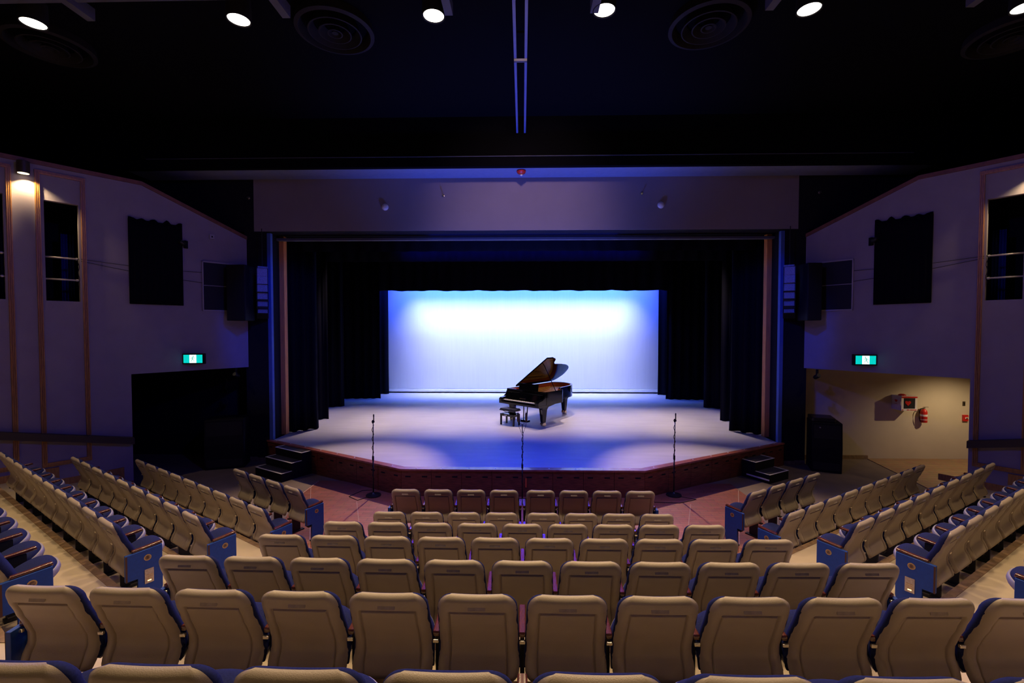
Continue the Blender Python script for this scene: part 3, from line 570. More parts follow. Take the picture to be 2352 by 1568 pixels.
# portable steps
def make_steps(label, c0, c1, treads, depth, s):
    """c0,c1: front corners (x,y) of the top tread (outer, inner); treads: list of heights from the top down"""
    a = Vector((c0[0], c0[1], 0)); b = Vector((c1[0], c1[1], 0)); X = (b - a).normalized(); N = Vector((X.y, -X.x, 0))
    if N.y > 0: N = -N
    t = thing('portable_steps', label, 'steps', a)
    for i, h in enumerate(treads):
        f0 = depth * (i - 1); f1 = depth * i
        def P(u, d, z): return X * u + N * d + Vector((0, 0, z))
        W = (b - a).length
        MB().hexa([P(0, f1, 0.0), P(W, f1, 0.0), P(W, f0, 0.0), P(0, f0, 0.0)], [P(0, f1, h - 0.012), P(W, f1, h - 0.012), P(W, f0, h - 0.012), P(0, f0, h - 0.012)]).build('step_box', M['black'], t)
        tr = MB().hexa([P(0, f1 + 0.01, h - 0.012), P(W, f1 + 0.01, h - 0.012), P(W, f0, h - 0.012), P(0, f0, h - 0.012)], [P(0, f1 + 0.01, h), P(W, f1 + 0.01, h), P(W, f0, h), P(0, f0, h)]).build('tread', M['tread'], t)
        m2 = MB(); zt = h + 0.003
        def strip(u0, u1, d0, d1): m2.hexa([P(u0, d1, h - 0.002), P(u1, d1, h - 0.002), P(u1, d0, h - 0.002), P(u0, d0, h - 0.002)], [P(u0, d1, zt), P(u1, d1, zt), P(u1, d0, zt), P(u0, d0, zt)])
        strip(0, W, f1 - 0.02, f1 + 0.012); strip(0, 0.03, f0, f1 - 0.02); strip(W - 0.03, W, f0, f1 - 0.02)
        m2.build('edge_tape', M['tape'], tr)
    return t, X, N
make_steps('black portable steps with three white edged treads at left stage corner', (-6.06, 10.96), (-5.15, 10.44), (0.55, 0.37, 0.19), 0.25, -1)
tt, X, N = make_steps('black portable steps with two white edged treads at right stage corner', (5.95, 10.80), (5.32, 10.43), (0.40, 0.20), 0.33, 1)
m2 = MB().hexa([N * 0.38 * 0 + X * 0.745 + Vector((0, 0, 0.07)) + N * -0.2, X * 0.755 + N * -0.2 + Vector((0, 0, 0.07)), X * 0.755 + N * 0.34 + Vector((0, 0, 0.07)), X * 0.745 + N * 0.34 + Vector((0, 0, 0.07))][::-1],
               [X * 0.745 + Vector((0, 0, 0.10)) + N * -0.2, X * 0.755 + N * -0.2 + Vector((0, 0, 0.10)), X * 0.755 + N * 0.34 + Vector((0, 0, 0.10)), X * 0.745 + N * 0.34 + Vector((0, 0, 0.10))][::-1])
m2.build('side_tape', M['tape'], tt)

# floor speakers
def floor_speaker(loc, rz, wd, dp, h, label, extra):
    t = thing('floor_speaker', label, 'speaker', loc, rz)
    pf = [(-dp / 2, 0), (dp / 2, 0), (dp / 2 + 0.03, h * 0.5), (dp / 2 - 0.02, h), (-dp / 2, h)]
    mt = Matrix.Rotation(PI / 2, 4, 'Z') @ Matrix.Rotation(PI / 2, 4, 'X')
    MB().prism([(-x, z) for x, z in pf], -wd / 2, wd / 2, mt).build('cabinet', M['black'], t, bevel=0.015)
    MB().prism(rpoly(-wd / 2 + 0.04, wd / 2 - 0.04, 0.06, h - 0.06, 0.03), 0, 0.012, Matrix.Translation((0, -dp / 2 - 0.0, 0)) @ Matrix.Rotation(PI / 2, 4, 'X')).build('grille', M['speaker'], t)
    MB().tube([(-wd / 2 - 0.004, -0.08, h * 0.62), (-wd / 2 - 0.02, 0, h * 0.62), (-wd / 2 - 0.004, 0.08, h * 0.62)], 0.012, 6).build('handle', M['blackgloss'], t)
    if extra:
        MB().prism(rpoly(-wd / 2, wd / 2 - 0.12, -dp / 2 + 0.05, dp / 2 - 0.05, 0.05), h, h + 0.10).build('wedge', M['blackgloss'], t, bevel=0.02)
        MB().lathe([(0.02, 0), (0.018, 0.008)], 12, Matrix.Translation((-0.15, -dp / 2 - 0.013, h - 0.12)) @ Matrix.Rotation(PI / 2, 4, 'X')).build('badge', M['screw'], t)
    return t
floor_speaker((7.42, 11.30, 0), math.radians(-22), 0.62, 0.66, 1.20, 'tall black floor speaker in front of the cream passage wall', True)
floor_speaker((-7.42, 11.25, 0), math.radians(18), 0.86, 0.66, 1.22, 'tall black floor speaker in the dark left passage', False)
q = MB().tube([(-7.35 + 0.03 * math.sin(i * 1.9), 11.1, 2.2 - 0.08 * i) for i in range(13)], 0.007, 5).build('speaker_cable', M['black'], smooth=True)
tag(q, 'black cable hanging down to the left floor speaker', 'cable')

# ------------------------------------------------------------------ passage fittings on the cream wall
t = thing('defibrillator_cabinet', 'white and red defibrillator cabinet with heart symbol on cream passage wall', 'cabinet', (9.95, 12.2, 1.34))
MB().box(-0.20, 0.20, -0.30, 0.0, 0, 0.38).build('box', M['white'], t, bevel=0.006)
dr = MB(); 
for b4 in ((-0.20, -0.145, 0, 0.38), (0.145, 0.20, 0, 0.38), (-0.145, 0.145, 0, 0.055), (-0.145, 0.145, 0.325, 0.38)): dr.box(b4[0], b4[1], -0.318, -0.30, b4[2], b4[3])
dr = dr.build('door', M['white'], t)
MB().box(-0.20, 0.20, -0.323, -0.318, 0.33, 0.37).build('red_band', M['red'], dr)
MB().box(-0.185, -0.15, -0.322, -0.318, 0.015, 0.035).box(-0.06, 0.0, -0.322, -0.318, 0.015, 0.035).box(0.02, 0.18, -0.322, -0.318, 0.015, 0.035).build('red_lettering', M['red'], dr)
MB().box(-0.145, 0.145, -0.310, -0.304, 0.055, 0.325).build('pane', M['lens'], dr)
def heart(sz):
    return [(sz * 0.062 * 16 * math.sin(a) ** 3, sz * 0.062 * (13 * math.cos(a) - 5 * math.cos(2 * a) - 2 * math.cos(3 * a) - math.cos(4 * a))) for a in [2 * PI * i / 28 for i in range(28)]]
MB().prism(heart(0.075), 0, 0.006, Matrix.Translation((-0.03, -0.311, 0.20)) @ Matrix.Rotation(PI / 2, 4, 'X')).build('heart_symbol', M['red'], dr)
sh = MB().prism(heart(0.045), 0, 0.003, Matrix.Translation((-0.20, -0.15, 0.24)) @ Matrix.Rotation(-PI / 2, 4, 'Z') @ Matrix.Rotation(PI / 2, 4, 'X')).build('heart_symbol', M['red'], t)
MB().box(-0.203, -0.20, -0.20, -0.10, 0.155, 0.165).build('lettering', M['red'], t)
MB().lathe([(0.085, 0.0), (0.08, 0.025), (0.04, 0.045)], 20, Matrix.Translation((-0.09, -0.2, 0.38))).build('strobe', M['red'], t, smooth=True, auto=40)
MB().box(-0.215, -0.20, -0.312, -0.29, 0.14, 0.24).build('latch', M['white'], t)
t = thing('fire_extinguisher', 'red fire extinguisher with white labels hung on cream passage wall', 'extinguisher', (10.51, 12.10, 1.0))
MB().lathe([(0.070, 0.0), (0.075, 0.01), (0.075, 0.27), (0.06, 0.32), (0.03, 0.345), (0.022, 0.36)], 24).build('cylinder', M['red'], t, smooth=True, auto=40)
MB().lathe([(0.0765, 0.165), (0.0765, 0.215)], 24, cap=False).lathe([(0.0765, 0.07), (0.0765, 0.085)], 24, cap=False).build('label', M['white'], t, smooth=True)
MB().box(-0.018, 0.018, -0.02, 0.02, 0.355, 0.40).box(-0.01, 0.11, -0.012, 0.012, 0.395, 0.408).build('valve', M['screw'], t)
MB().tube([(0, 0, 0.37), (-0.09, -0.01, 0.36), (-0.125, -0.01, 0.28), (-0.12, -0.01, 0.12), (-0.09, -0.01, 0.02)], 0.011, 8).build('hose', M['black'], t, smooth=True)
MB().box(-0.03, 0.03, 0.075, 0.10, 0.22, 0.30).build('bracket', M['black'], t)
t = thing('light_switch', 'small dark switch plate at right end of cream passage wall', 'switch', (11.62, 12.2, 1.48))
MB().box(-0.035, 0.035, -0.012, 0, -0.06, 0.06).build('plate', M['sconce'], t, bevel=0.004)
MB().box(-0.01, 0.01, -0.022, -0.012, -0.02, 0.02).build('toggle', M['black'], t)
t = thing('fire_alarm_station', 'red fire alarm pull station at right end of cream wall', 'alarm', (11.64, 12.2, 1.02))
MB().box(-0.06, 0.07, -0.05, 0, 0, 0.17).build('case', M['red'], t, bevel=0.01)
MB().box(-0.02, 0.05, -0.062, -0.05, 0.07, 0.11).build('handle', M['white'], t)
MB().box(0.0, 0.03, -0.066, -0.062, 0.06, 0.10).build('slot', M['darktext'], t)

# ------------------------------------------------------------------ theatre seats
ZT = 0.90
def shell_y(z):
    pts = [(0.90, 0.0), (0.80, 0.022), (0.70, 0.062), (0.60, 0.108), (0.53, 0.134), (0.47, 0.134), (0.41, 0.104), (0.36, 0.084), (0.31, 0.088), (0.1, 0.13)]
    for (z1, y1), (z0, y0) in zip(pts, pts[1:]):
        if z >= z0: 
            f = (z - z0) / (z1 - z0); f = f * f * (3 - 2 * f) * 0.5 + f * 0.5
            return y0 + (y1 - y0) * f
    return pts[-1][1]
def shell_w(z):
    w_ = 0.224 + 0.020 * min(1, max(0, (ZT - z) / 0.5))
    r = 0.085
    if z > ZT - r: 
        d = z - (ZT - r); w_ -= r - math.sqrt(max(0, r * r - d * d))
    r = 0.09; zb = 0.31
    if z < zb + r:
        d = (zb + r) - z; w_ -= (r - math.sqrt(max(0, r * r - d * d))) * 0.9
    return w_
ZB = 0.31
def back_rows(zs, us, yf):
    return [[Vector((u * shell_w(z), yf(u, z), z + (0.012 * ((u * shell_w(z) / 0.22) ** 2 - 0.6) if z > 0.8 else 0) * max(0, (z - 0.8) / 0.1))) for u in us] for z in zs]
US = [-1, -0.985, -0.95, -0.9, -0.82, -0.745, -0.715, -0.70, -0.685, -0.67, -0.64, -0.5, -0.3, -0.1, 0.1, 0.3, 0.5, 0.64, 0.67, 0.685, 0.70, 0.715, 0.745, 0.82, 0.9, 0.95, 0.985, 1]
ZS = [0.8998, 0.8985, 0.896, 0.892, 0.886, 0.878, 0.869, 0.86, 0.84, 0.82, 0.80, 0.795, 0.788, 0.782, 0.776, 0.77, 0.765, 0.75, 0.72, 0.68, 0.64, 0.60, 0.57, 0.54, 0.51, 0.48, 0.455, 0.43, 0.41, 0.39, 0.37, 0.352, 0.336, 0.324, 0.315, 0.3105]
def back_y(u, z):
    y = shell_y(z)
    e = abs(u); r1 = 0.028 * max(0, (e - 0.80) / 0.2) ** 2.2        # side roll
    r2 = (0.040 - math.sqrt(max(0, 0.040 ** 2 - (z - 0.86) ** 2))) if z > 0.86 else 0.0      # top roll
    r3 = 0.030 * ((0.36 - z) / 0.05) ** 2 if z < 0.36 else 0.0
    y += max(r1, r2, r3)
    if z > 0.80: y -= 0.006 * math.sin(PI * (z - 0.80) / 0.10)
    g = 0.0
    if z <= 0.79:
        if 0.67 < e < 0.73 and z > 0.33: g = 0.019 * (1 - abs(e - 0.70) / 0.03)
    if 0.768 < z < 0.796 and e <= 0.70: g = max(g, 0.020 * (1 - abs(z - 0.782) / 0.014))
    if z < 0.782 and e < 0.69 and z > 0.34: g = max(g, 0.006)
    return y + g
def mk_seat_meshes(root):
    # shell
    rows = back_rows(ZS, US, back_y)
    sh = MB().grid([r[::-1] for r in rows]).build('back_shell', M['shell'], root, smooth=True)
    pl = MB().prism(rpoly(-0.05, 0.05, -0.011, 0.011, 0.003, 2), 0, 0.0035, Matrix.Translation((0, shell_y(0.822) - 0.006, 0.822)) @ Matrix.Rotation(PI / 2 - 0.25, 4, 'X')).build('name_plate', M['plate'], sh)
    # front upholstery
    zz = [0.40, 0.46, 0.54, 0.62, 0.70, 0.76, 0.81, 0.84, 0.86, 0.875, 0.886, 0.893, 0.8975, 0.8995]
    right = [(shell_w(z), z) for z in zz]; top = [(right[-1][0] * f, 0.8998) for f in (0.6, 0.2, -0.2, -0.6)]
    loop = right + top + [(-x, z) for x, z in right[::-1]] + [(-0.12, 0.392), (-0.04, 0.39), (0.04, 0.39), (0.12, 0.392)]
    n = len(loop); rings = []
    for sc, t in ((0.97, 0.022), (1.0, 0.026), (1.018, 0.034), (1.022, 0.046), (1.008, 0.060), (0.97, 0.072), (0.90, 0.080), (0.80, 0.085), (0.66, 0.089), (0.5, 0.091), (0.34, 0.092), (0.18, 0.092), (0.05, 0.092)):
        rg = []
        for x, z in loop:
            X_ = x * sc; Z_ = 0.65 + (z - 0.65) * sc - (0.017 * (z - 0.65) / 0.25 if z > 0.65 else 0)
            Z2 = Z_ + (0.012 * ((X_ / 0.22) ** 2 - 0.6) * (Z_ - 0.8) / 0.1 if Z_ > 0.8 else 0)
            rg.append(Vector((X_, shell_y(min(Z_, 0.9)) + t, Z2)))
        rings.append(rg)
    fs = []
    for i in range(len(rings) - 1):
        for k in range(n): fs.append((i * n + k, i * n + (k + 1) % n, (i + 1) * n + (k + 1) % n, (i + 1) * n + k))
    fs.append(tuple((len(rings) - 1) * n + k for k in range(n)))
    MB().add([v for r in rings for v in r], fs).build('back_cushion', M['cushion'], root, smooth=True)
    # seat: tip-up, resting part raised
    tilt = math.radians(25); mt = Matrix.Translation((0, 0.17, 0.375)) @ Matrix.Rotation(tilt, 4, 'X')
    def outline(sc, L):
        pts = []
        for i in range(25):
            a = PI * i / 24; x = math.cos(a); y = math.sin(a)
            pts.append((sc * 0.222 * (abs(x) ** 0.80) * (1 if x > 0 else -1), 0.12 + (L - 0.12) * y ** 0.95))
        return [(sc * 0.205, 0.0)] + pts + [(-sc * 0.205, 0.0)]
    ol = outline(1.0, 0.345); rings = []
    for f, h in ((1.0, 0.0), (1.02, 0.02), (1.0, 0.04), (0.93, 0.058), (0.78, 0.078), (0.5, 0.094), (0.2, 0.100)):
        cx, cy = 0, 0.19; rings.append([mt @ Vector((cx + (x - cx) * f, cy + (y - cy) * f, h)) for x, y in ol])
    n = len(ol); mb_ = MB(); fs = []
    for i in range(len(rings) - 1):
        for k in range(n): fs.append((i * n + k, i * n + (k + 1) % n, (i + 1) * n + (k + 1) % n, (i + 1) * n + k))
    fs.append(tuple((len(rings) - 1) * n + k for k in range(n))); fs.append(tuple(range(n - 1, -1, -1)))
    mb_.add([v for r in rings for v in r], fs).build('seat_cushion', M['cushion'], root, smooth=True)
    ol = outline(1.02, 0.358); rings = []
    for f, h in ((0.6, -0.07), (0.85, -0.06), (0.97, -0.035), (1.0, -0.01), (1.0, 0.008), (0.97, 0.012), (0.85, 0.004)):
        rings.append([mt @ Vector((x * f, 0.19 + (y - 0.19) * f, h)) for x, y in ol])
    mb_ = MB(); fs = []
    for i in range(len(rings) - 1):
        for k in range(n): fs.append((i * n + k, i * n + (k + 1) % n, (i + 1) * n + (k + 1) % n, (i + 1) * n + k))
    fs.append(tuple((len(rings) - 1) * n + k for k in range(n))); fs.append(tuple(range(n - 1, -1, -1)))
    mb_.add([v for r in rings for v in r], fs).build('seat_pan', M['pan'], root, smooth=True)
def arm_bits(root, sx):
    x = sx * 0.26
    pr = rpoly(-0.021, 0.021, 0.0, 0.030, 0.009, 3)
    rows = []
    for y, z, k in ((0.145, 0.568, 0.7), (0.15, 0.568, 1), (0.25, 0.572, 1.05), (0.37, 0.582, 1.05), (0.400, 0.584, 1.0), (0.407, 0.584, 0.75)):
        rows.append([Vector((x + px * k, y, z + pz * (k if k < 1 else 1))) for px, pz in pr] )
    n = len(pr); fs = []
    for i in range(len(rows) - 1):
        for k in range(n): fs.append((i * n + k, (i + 1) * n + k, (i + 1) * n + (k + 1) % n, i * n + (k + 1) % n))
    fs.append(tuple(range(n))); fs.append(tuple(len(rows) * n - 1 - k for k in range(n)))
    MB().add([v for r in rows for v in r], fs).build('armrest', M['armwood'], root, smooth=True, auto=50)
    MB().box(x - 0.014, x + 0.014, 0.20, 0.34, 0.03, 0.568).box(x - 0.035, x + 0.035, 0.185, 0.40, 0.0, 0.03).box(x - 0.03, x + 0.03, 0.13, 0.20, 0.262, 0.275).build('standard', M['steel'], root)
    MB().box(x - 0.018, x + 0.018, 0.13, 0.148, 0.535, 0.556).build('hinge_bolt', M['screw'], root, bevel=0.004)
def end_panel(root, sx, ch=None, lamp=False):
    x = sx * 0.262; t0, t1 = (x, x + sx * 0.035)
    pf = [(0.185, 0.0), (0.185, 0.30), (0.085, 0.30), (0.085, 0.568), (0.40, 0.583), (0.40, 0.14), (0.385, 0.07), (0.35, 0.02), (0.31, 0.0)]
    mt = Matrix(((0, 0, 1, 0), (1, 0, 0, 0), (0, 1, 0, 0), (0, 0, 0, 1)))
    ep = MB().prism(pf, min(t0, t1), max(t0, t1), mt).build('end_panel', M['panel'], root, bevel=0.003)
    MB().box(x + sx * 0.036 - 0.002, x + sx * 0.036 + 0.002, 0.085, 0.10, 0.30, 0.565).build('end_strip', M['darktext'], ep)
    if ch:
        mo = Matrix.Translation((x + sx * 0.0355, 0.27, 0.49)) @ Matrix.Rotation(sx * PI / 2, 4, 'Y')
        MB().lathe([(0.032, 0.0), (0.032, 0.003), (0.024, 0.003)], 24, mo @ Matrix.Diagonal((0.8 if False else 1.0, 1.0, 1, 1)), cap=False).build('badge', M['gold'], ep)
        MB().lathe([(0.024, 0.0), (0.024, 0.002)], 20, mo).build('badge_face', M['edge'], ep)
        ml = Matrix.Translation((x + sx * 0.038, 0.27, 0.49)) @ Matrix.Rotation(sx * PI / 2, 4, 'Z') @ Matrix.Rotation(PI / 2, 4, 'X')
        letter_mb(ch, 0.042, 0.0012, ml).build('badge_letter', M['darktext'], ep)
    if lamp:
        lp = MB().box(min(x + sx * 0.035, x + sx * 0.041), max(x + sx * 0.035, x + sx * 0.041), 0.24, 0.32, 0.22, 0.37).build('aisle_light', M['alu'], ep, bevel=0.002)
        m_ = MB()
        for z in (0.262, 0.282, 0.302): m_.box(min(x + sx * 0.041, x + sx * 0.044), max(x + sx * 0.041, x + sx * 0.044), 0.25, 0.31, z, z + 0.006)
        m_.build('louvre', M['gold'], lp)
        MB().box(min(x + sx * 0.041, x + sx * 0.043), max(x + sx * 0.041, x + sx * 0.043), 0.265, 0.295, 0.243, 0.252).build('bulb', M['aisle_glow'], lp)
proto = {}
for kind, (arms, ends) in {'r': ((1,), ()), 'l': ((-1,), ()), 'rl': ((-1, 1), ()), 'r_end': ((1,), (1,)), 'l_end': ((-1,), (-1,)), 'rl_end_r': ((1, -1), (1,)), 'rl_end_l': ((1, -1), (-1,))}.items():
    proto[kind] = (arms, ends)
base = {}
def get_base(key, arms, ends, ch, lamp):
    if key not in base:
        r = bpy.data.objects.new('theatre_seat', None); C.objects.link(r); r.empty_display_size = 0.1
        if 'meshes' in base:
            for ch_ in base['meshes'].children: copy_tree(ch_, r) if ch_.name.split('.')[0] in ('back_shell', 'back_cushion', 'seat_cushion', 'seat_pan') else None
        else:
            mk_seat_meshes(r); base['meshes'] = r
        for sx in arms: arm_bits(r, sx)
        for sx in ends: end_panel(r, sx, ch, lamp)
        base[key] = r; return r, True
    return base[key], False
def place_seat(loc, rz, label, group, arms=(1,), ends=(), ch=None, lamp=False):
    key = (tuple(arms), tuple(ends), ch, lamp)
    r, fresh = get_base(key, arms, ends, ch, lamp)
    if not fresh: r = copy_tree(r)
    r.location = (loc[0] + 0.035 * math.sin(rz), loc[1] - 0.035 * math.cos(rz), loc[2]); r.rotation_euler = (0, 0, rz)
    for k in list(r.keys()):
        if k in ('label', 'category', 'group'): del r[k]
    tag(r, label, 'seat', group); return r
ORD = ['first', 'second', 'third', 'fourth', 'fifth', 'sixth', 'seventh', 'eighth', 'ninth', 'tenth', 'eleventh', 'twelfth', 'thirteenth']
ROWN = ['row nearest the stage', 'second row from the stage', 'third row from the stage', 'fourth row from the stage', 'fifth row from the stage', 'second row from the camera', 'row nearest the camera']
rows_c = [(7.15, 0.0, [0.29 + 0.525 * k for k in range(4)], True), (6.26, 0.0, [0.29 + 0.525 * k for k in range(4)], True),
          (5.14, 0.33, [0.52 * k for k in range(-4, 5)], False), (4.25, 0.58, [0.26 + 0.516 * k for k in range(-5, 5)], False),
          (3.38, 0.81, [0.518 * k for k in range(-5, 6)], False), (2.57, 1.03, [0.26 + 0.52 * k for k in range(-6, 6)], False), (1.52, 1.38, [0.26 + 0.52 * k for k in range(-4, 4)], False)]
for i, (y, z, xs, split) in enumerate(rows_c):
    if split: xs = [-x for x in xs[::-1]] + xs
    if i == 3: xs = [0.258 + 0.516 * k for k in range(-5, 5)]
    n = len(xs)
    for k, x in enumerate(xs):
        arms = [1]; ends = []
        if k == 0: arms = [-1, 1]; ends = [-1]
        if k == n - 1: ends = [1]
        if split and k == n // 2: arms = [-1, 1]
        if i == 6: ends = []; arms = [1]
        lab = 'taupe backed blue theatre seat, %s from left, centre block\'s %s' % (ORD[k], ROWN[i])
        yc = y + 0.0
        curve = 0.012 * x * x if not split else 0.0
        place_seat((x, yc - 0.0 + curve * 0.3, z), 0.0 + (0.006 * x if not split else 0.0), lab, 'centre block theatre seats', arms, ends)
rows_s = [((3.72, 7.20), 0.545, 4, 0.0, 'A'), ((3.835, 6.40), 0.525, 9, 0.0, 'A'), ((3.985, 5.33), 0.543, 9, 0.33, 'A'), ((4.28, 4.545), 0.515, 10, 0.58, 'B'), ((4.51, 3.64), 0.52, 6, 0.81, 'C')]
SROW = ['row nearest the stage', 'second row from the stage', 'third row from the stage', 'fourth row from the stage', 'rearmost visible row']
for s in (-1, 1):
    for i, ((x0, y0), pitch, n, z, ch) in enumerate(rows_s):
        for k in range(n):
            x = s * (x0 + CS * pitch * k); y = y0 + SN * pitch * k
            inner = -s                   # local side nearest the aisle
            arms = [inner]; ends = []
            if k == 0: ends = [inner]
            if k == n - 1: arms = [inner, -inner]
            lab = 'taupe backed blue theatre seat, %s from aisle, %s block\'s %s' % (ORD[k], 'left' if s < 0 else 'right', SROW[i])
            place_seat((x, y, z), s * AR, lab, ('left' if s < 0 else 'right') + ' block theatre seats', arms, ends, ch if k == 0 else None, k == 0 and i == 3)

# ------------------------------------------------------------------ microphone stands
def mic_stand(x, y, h, label, double=False):
    t = thing('microphone_stand', label, 'microphone stand', (x, y, 0.0))
    MB().lathe([(0.15, 0.0), (0.155, 0.015), (0.15, 0.035), (0.06, 0.05), (0.025, 0.07), (0.014, 0.09)], 28).build('base', M['blackgloss'], t, smooth=True, auto=50)
    MB().tube([(0, 0, 0.08), (0, 0, h * 0.47)], 0.013, 10).tube([(0, 0, h * 0.47), (0.01, 0, h - 0.15)], 0.009, 10).build('pole', M['blackgloss'], t, smooth=True)
    MB().tube([(0, 0, h * 0.44), (0, 0, h * 0.49)], 0.020, 10).build('clutch', M['black'], t)
    MB().tube([(0.017 * math.cos(i * 0.45) * (0.7 if i > 40 else 1), 0.017 * math.sin(i * 0.45), h - 0.22 - i * (h - 0.5) / 90) for i in range(90)], 0.0055, 5).build('cable', M['black'], t, smooth=True)
    if not double:
        MB().box(-0.02, 0.035, -0.015, 0.015, h - 0.17, h - 0.14).box(-0.012, 0.012, -0.012, 0.012, h - 0.19, h - 0.12).build('clip', M['black'], t, bevel=0.004)
        m = MB().lathe([(0.008, 0.0), (0.011, 0.02), (0.011, 0.12), (0.014, 0.14), (0.013, 0.17), (0.006, 0.18)], 14, Matrix.Translation((0.02, 0, h - 0.18))).build('microphone', M['blackgloss'], t, smooth=True)
    else:
        MB().tube([(0, 0, h - 0.16), (0, 0, h)], 0.009, 8).build('top_rod', M['blackgloss'], t)
        MB().tube([(-0.085, 0, h + 0.045), (0, 0, h), (0.075, 0, h + 0.05)], 0.004, 6).build('mounting_bar', M['black'], t)
        for sx, zt in ((-0.085, 0.05), (0.078, 0.055)):
            m = MB().lathe([(0.010, 0.0), (0.024, 0.02), (0.024, 0.155), (0.014, 0.18), (0.004, 0.185)], 18, Matrix.Translation((sx, 0, h + zt))).build('microphone', M['micgold'], t, smooth=True, auto=50)
            MB().tube([(sx, 0, h + zt), (sx * 0.9, 0, h - 0.02), (sx * 0.35, 0, h - 0.14), (0.0, 0, h - 0.22)], 0.004, 6).build('microphone_lead', M['black'], m, smooth=True)
            MB().tube([(sx - 0.014, 0, h + zt + 0.18), (sx - 0.016, 0, h + zt + 0.205), (sx + 0.016, 0, h + zt + 0.205), (sx + 0.014, 0, h + zt + 0.185)], 0.003, 6).build('shock_mount', M['black'], m)
    return t
mic_stand(-3.07, 9.22, 1.70, 'black straight microphone stand on the floor at left of the stage')
mic_stand(3.13, 9.38, 1.72, 'black straight microphone stand on the floor at right of stage')
mic_stand(0.0, 8.95, 1.56, 'tall centre microphone stand with two olive microphones before the piano', True)
for s, pts in ((-1, [(-3.1, 9.2), (-3.3, 8.95), (-3.55, 9.15), (-3.4, 9.5), (-3.1, 9.55)]), (1, [(3.13, 9.35), (3.5, 9.15), (3.1, 8.95), (2.4, 9.0), (1.8, 8.9)])):
    P_ = []
    for i in range(len(pts) - 1):
        for f in (0, 0.33, 0.66): P_.append((pts[i][0] + (pts[i + 1][0] - pts[i][0]) * f, pts[i][1] + (pts[i + 1][1] - pts[i][1]) * f, 0.018))
    tag(MB().tube(P_, 0.006, 5).build('floor_cable', M['black'], smooth=True), 'black cable lying on red parquet by the %s microphone stand' % ('left' if s < 0 else 'right'), 'cable')

# ------------------------------------------------------------------ grand piano
PW, PL = 1.56, 2.86
pt = thing('grand_piano', 'black concert grand piano with raised lid on centre stage', 'piano', (-0.72, 13.97, SZ), math.radians(-41))
def curve_pts(side_only=False, ins=0.0, y0=0.0):
    P_ = [(PW, 1.05), (PW - 0.01, 1.18), (PW - 0.09, 1.29), (PW - 0.24, 1.38), (PW - 0.36, 1.55), (PW - 0.40, 1.80), (PW - 0.44, 2.08), (PW - 0.50, 2.34), (PW - 0.62, 2.58), (PW - 0.82, 2.76), (PW - 1.15, PL), (PW - 1.38, PL - 0.06), (0.06, PL - 0.16), (0.0, PL - 0.34)]
    # subdivide (Catmull)
    out = []
    for i in range(len(P_) - 1):
        p0 = P_[max(i - 1, 0)]; p1 = P_[i]; p2 = P_[i + 1]; p3 = P_[min(i + 2, len(P_) - 1)]
        for t in (0, 0.25, 0.5, 0.75):
            out.append(tuple(0.5 * (2 * b + (c - a) * t + (2 * a - 5 * b + 4 * c - d) * t * t + (3 * b - a - 3 * c + d) * t ** 3) for a, b, c, d in zip(p0, p1, p2, p3)))
    out.append(P_[-1]); return out
def outline(y0, ins=0.0):
    pts = [(0.0, y0), (PW, y0)] + curve_pts()
    if ins:
        n = len(pts); res = []
        for i in range(n):
            a = Vector(pts[i - 1]); b = Vector(pts[i]); c = Vector(pts[(i + 1) % n])
            d1 = (b - a).normalized(); d2 = (c - b).normalized(); nn = (Vector((-d1.y, d1.x)) + Vector((-d2.y, d2.x))).normalized()
            k = 1 / max(0.5, nn.dot(Vector((-d1.y, d1.x)))); res.append(tuple(b + nn * ins * k))
        return res
    return pts
ZB_, ZR = 0.64, 1.02
def ring_mb(o, i_, z0, z1):
    n = len(o); mb = MB(); vs = [(p[0], p[1], z) for z in (z0, z1) for p in o] + [(p[0], p[1], z) for z in (z0, z1) for p in i_]; fs = []
    for k in range(n):
        k2 = (k + 1) % n
        fs += [(k, k2, n + k2, n + k), (2 * n + k2, 2 * n + k, 3 * n + k, 3 * n + k2), (n + k, n + k2, 3 * n + k2, 3 * n + k), (k2, k, 2 * n + k, 2 * n + k2)]
    return mb.add(vs, fs)
o1 = outline(0.36); i1 = outline(0.36, 0.05)
rim = ring_mb(o1, i1, ZB_, ZR).build('case_rim', M['lacquer'], pt, smooth=True, auto=30)
ring_mb(outline(0.36, 0.051), outline(0.36, 0.075), 0.80, ZR - 0.015).build('inner_rim', M['innerwood'], rim, smooth=True, auto=30)
MB().prism(outline(0.36, 0.04), 0.66, 0.72).build('soundboard', M['innerwood'], rim)
MB().prism(outline(0.50, 0.09), 0.84, 0.875).build('iron_frame', M['goldplate'], rim)
m_ = MB()
for k in range(5): 
    x = 0.25 + 0.26 * k; m_.tube([(x, 0.62, 0.90), (x * 0.75 + 0.03, 2.3 - 0.28 * k, 0.90)], 0.018, 6)
m_.build('frame_struts', M['goldplate'], rim)
m_ = MB()
for k in range(40):
    x = 0.14 + 1.26 * k / 39; m_.tube([(x, 0.66, 0.89), (x * 0.72 + 0.04, 2.45 - 1.35 * k / 39, 0.89)], 0.0018, 3)
tag(m_.build('strings', M['brass'], rim), kind='stuff')
MB().box(0.12, 1.44, 0.52, 0.66, 0.87, 0.93).build('pin_block', M['goldplate'], rim)
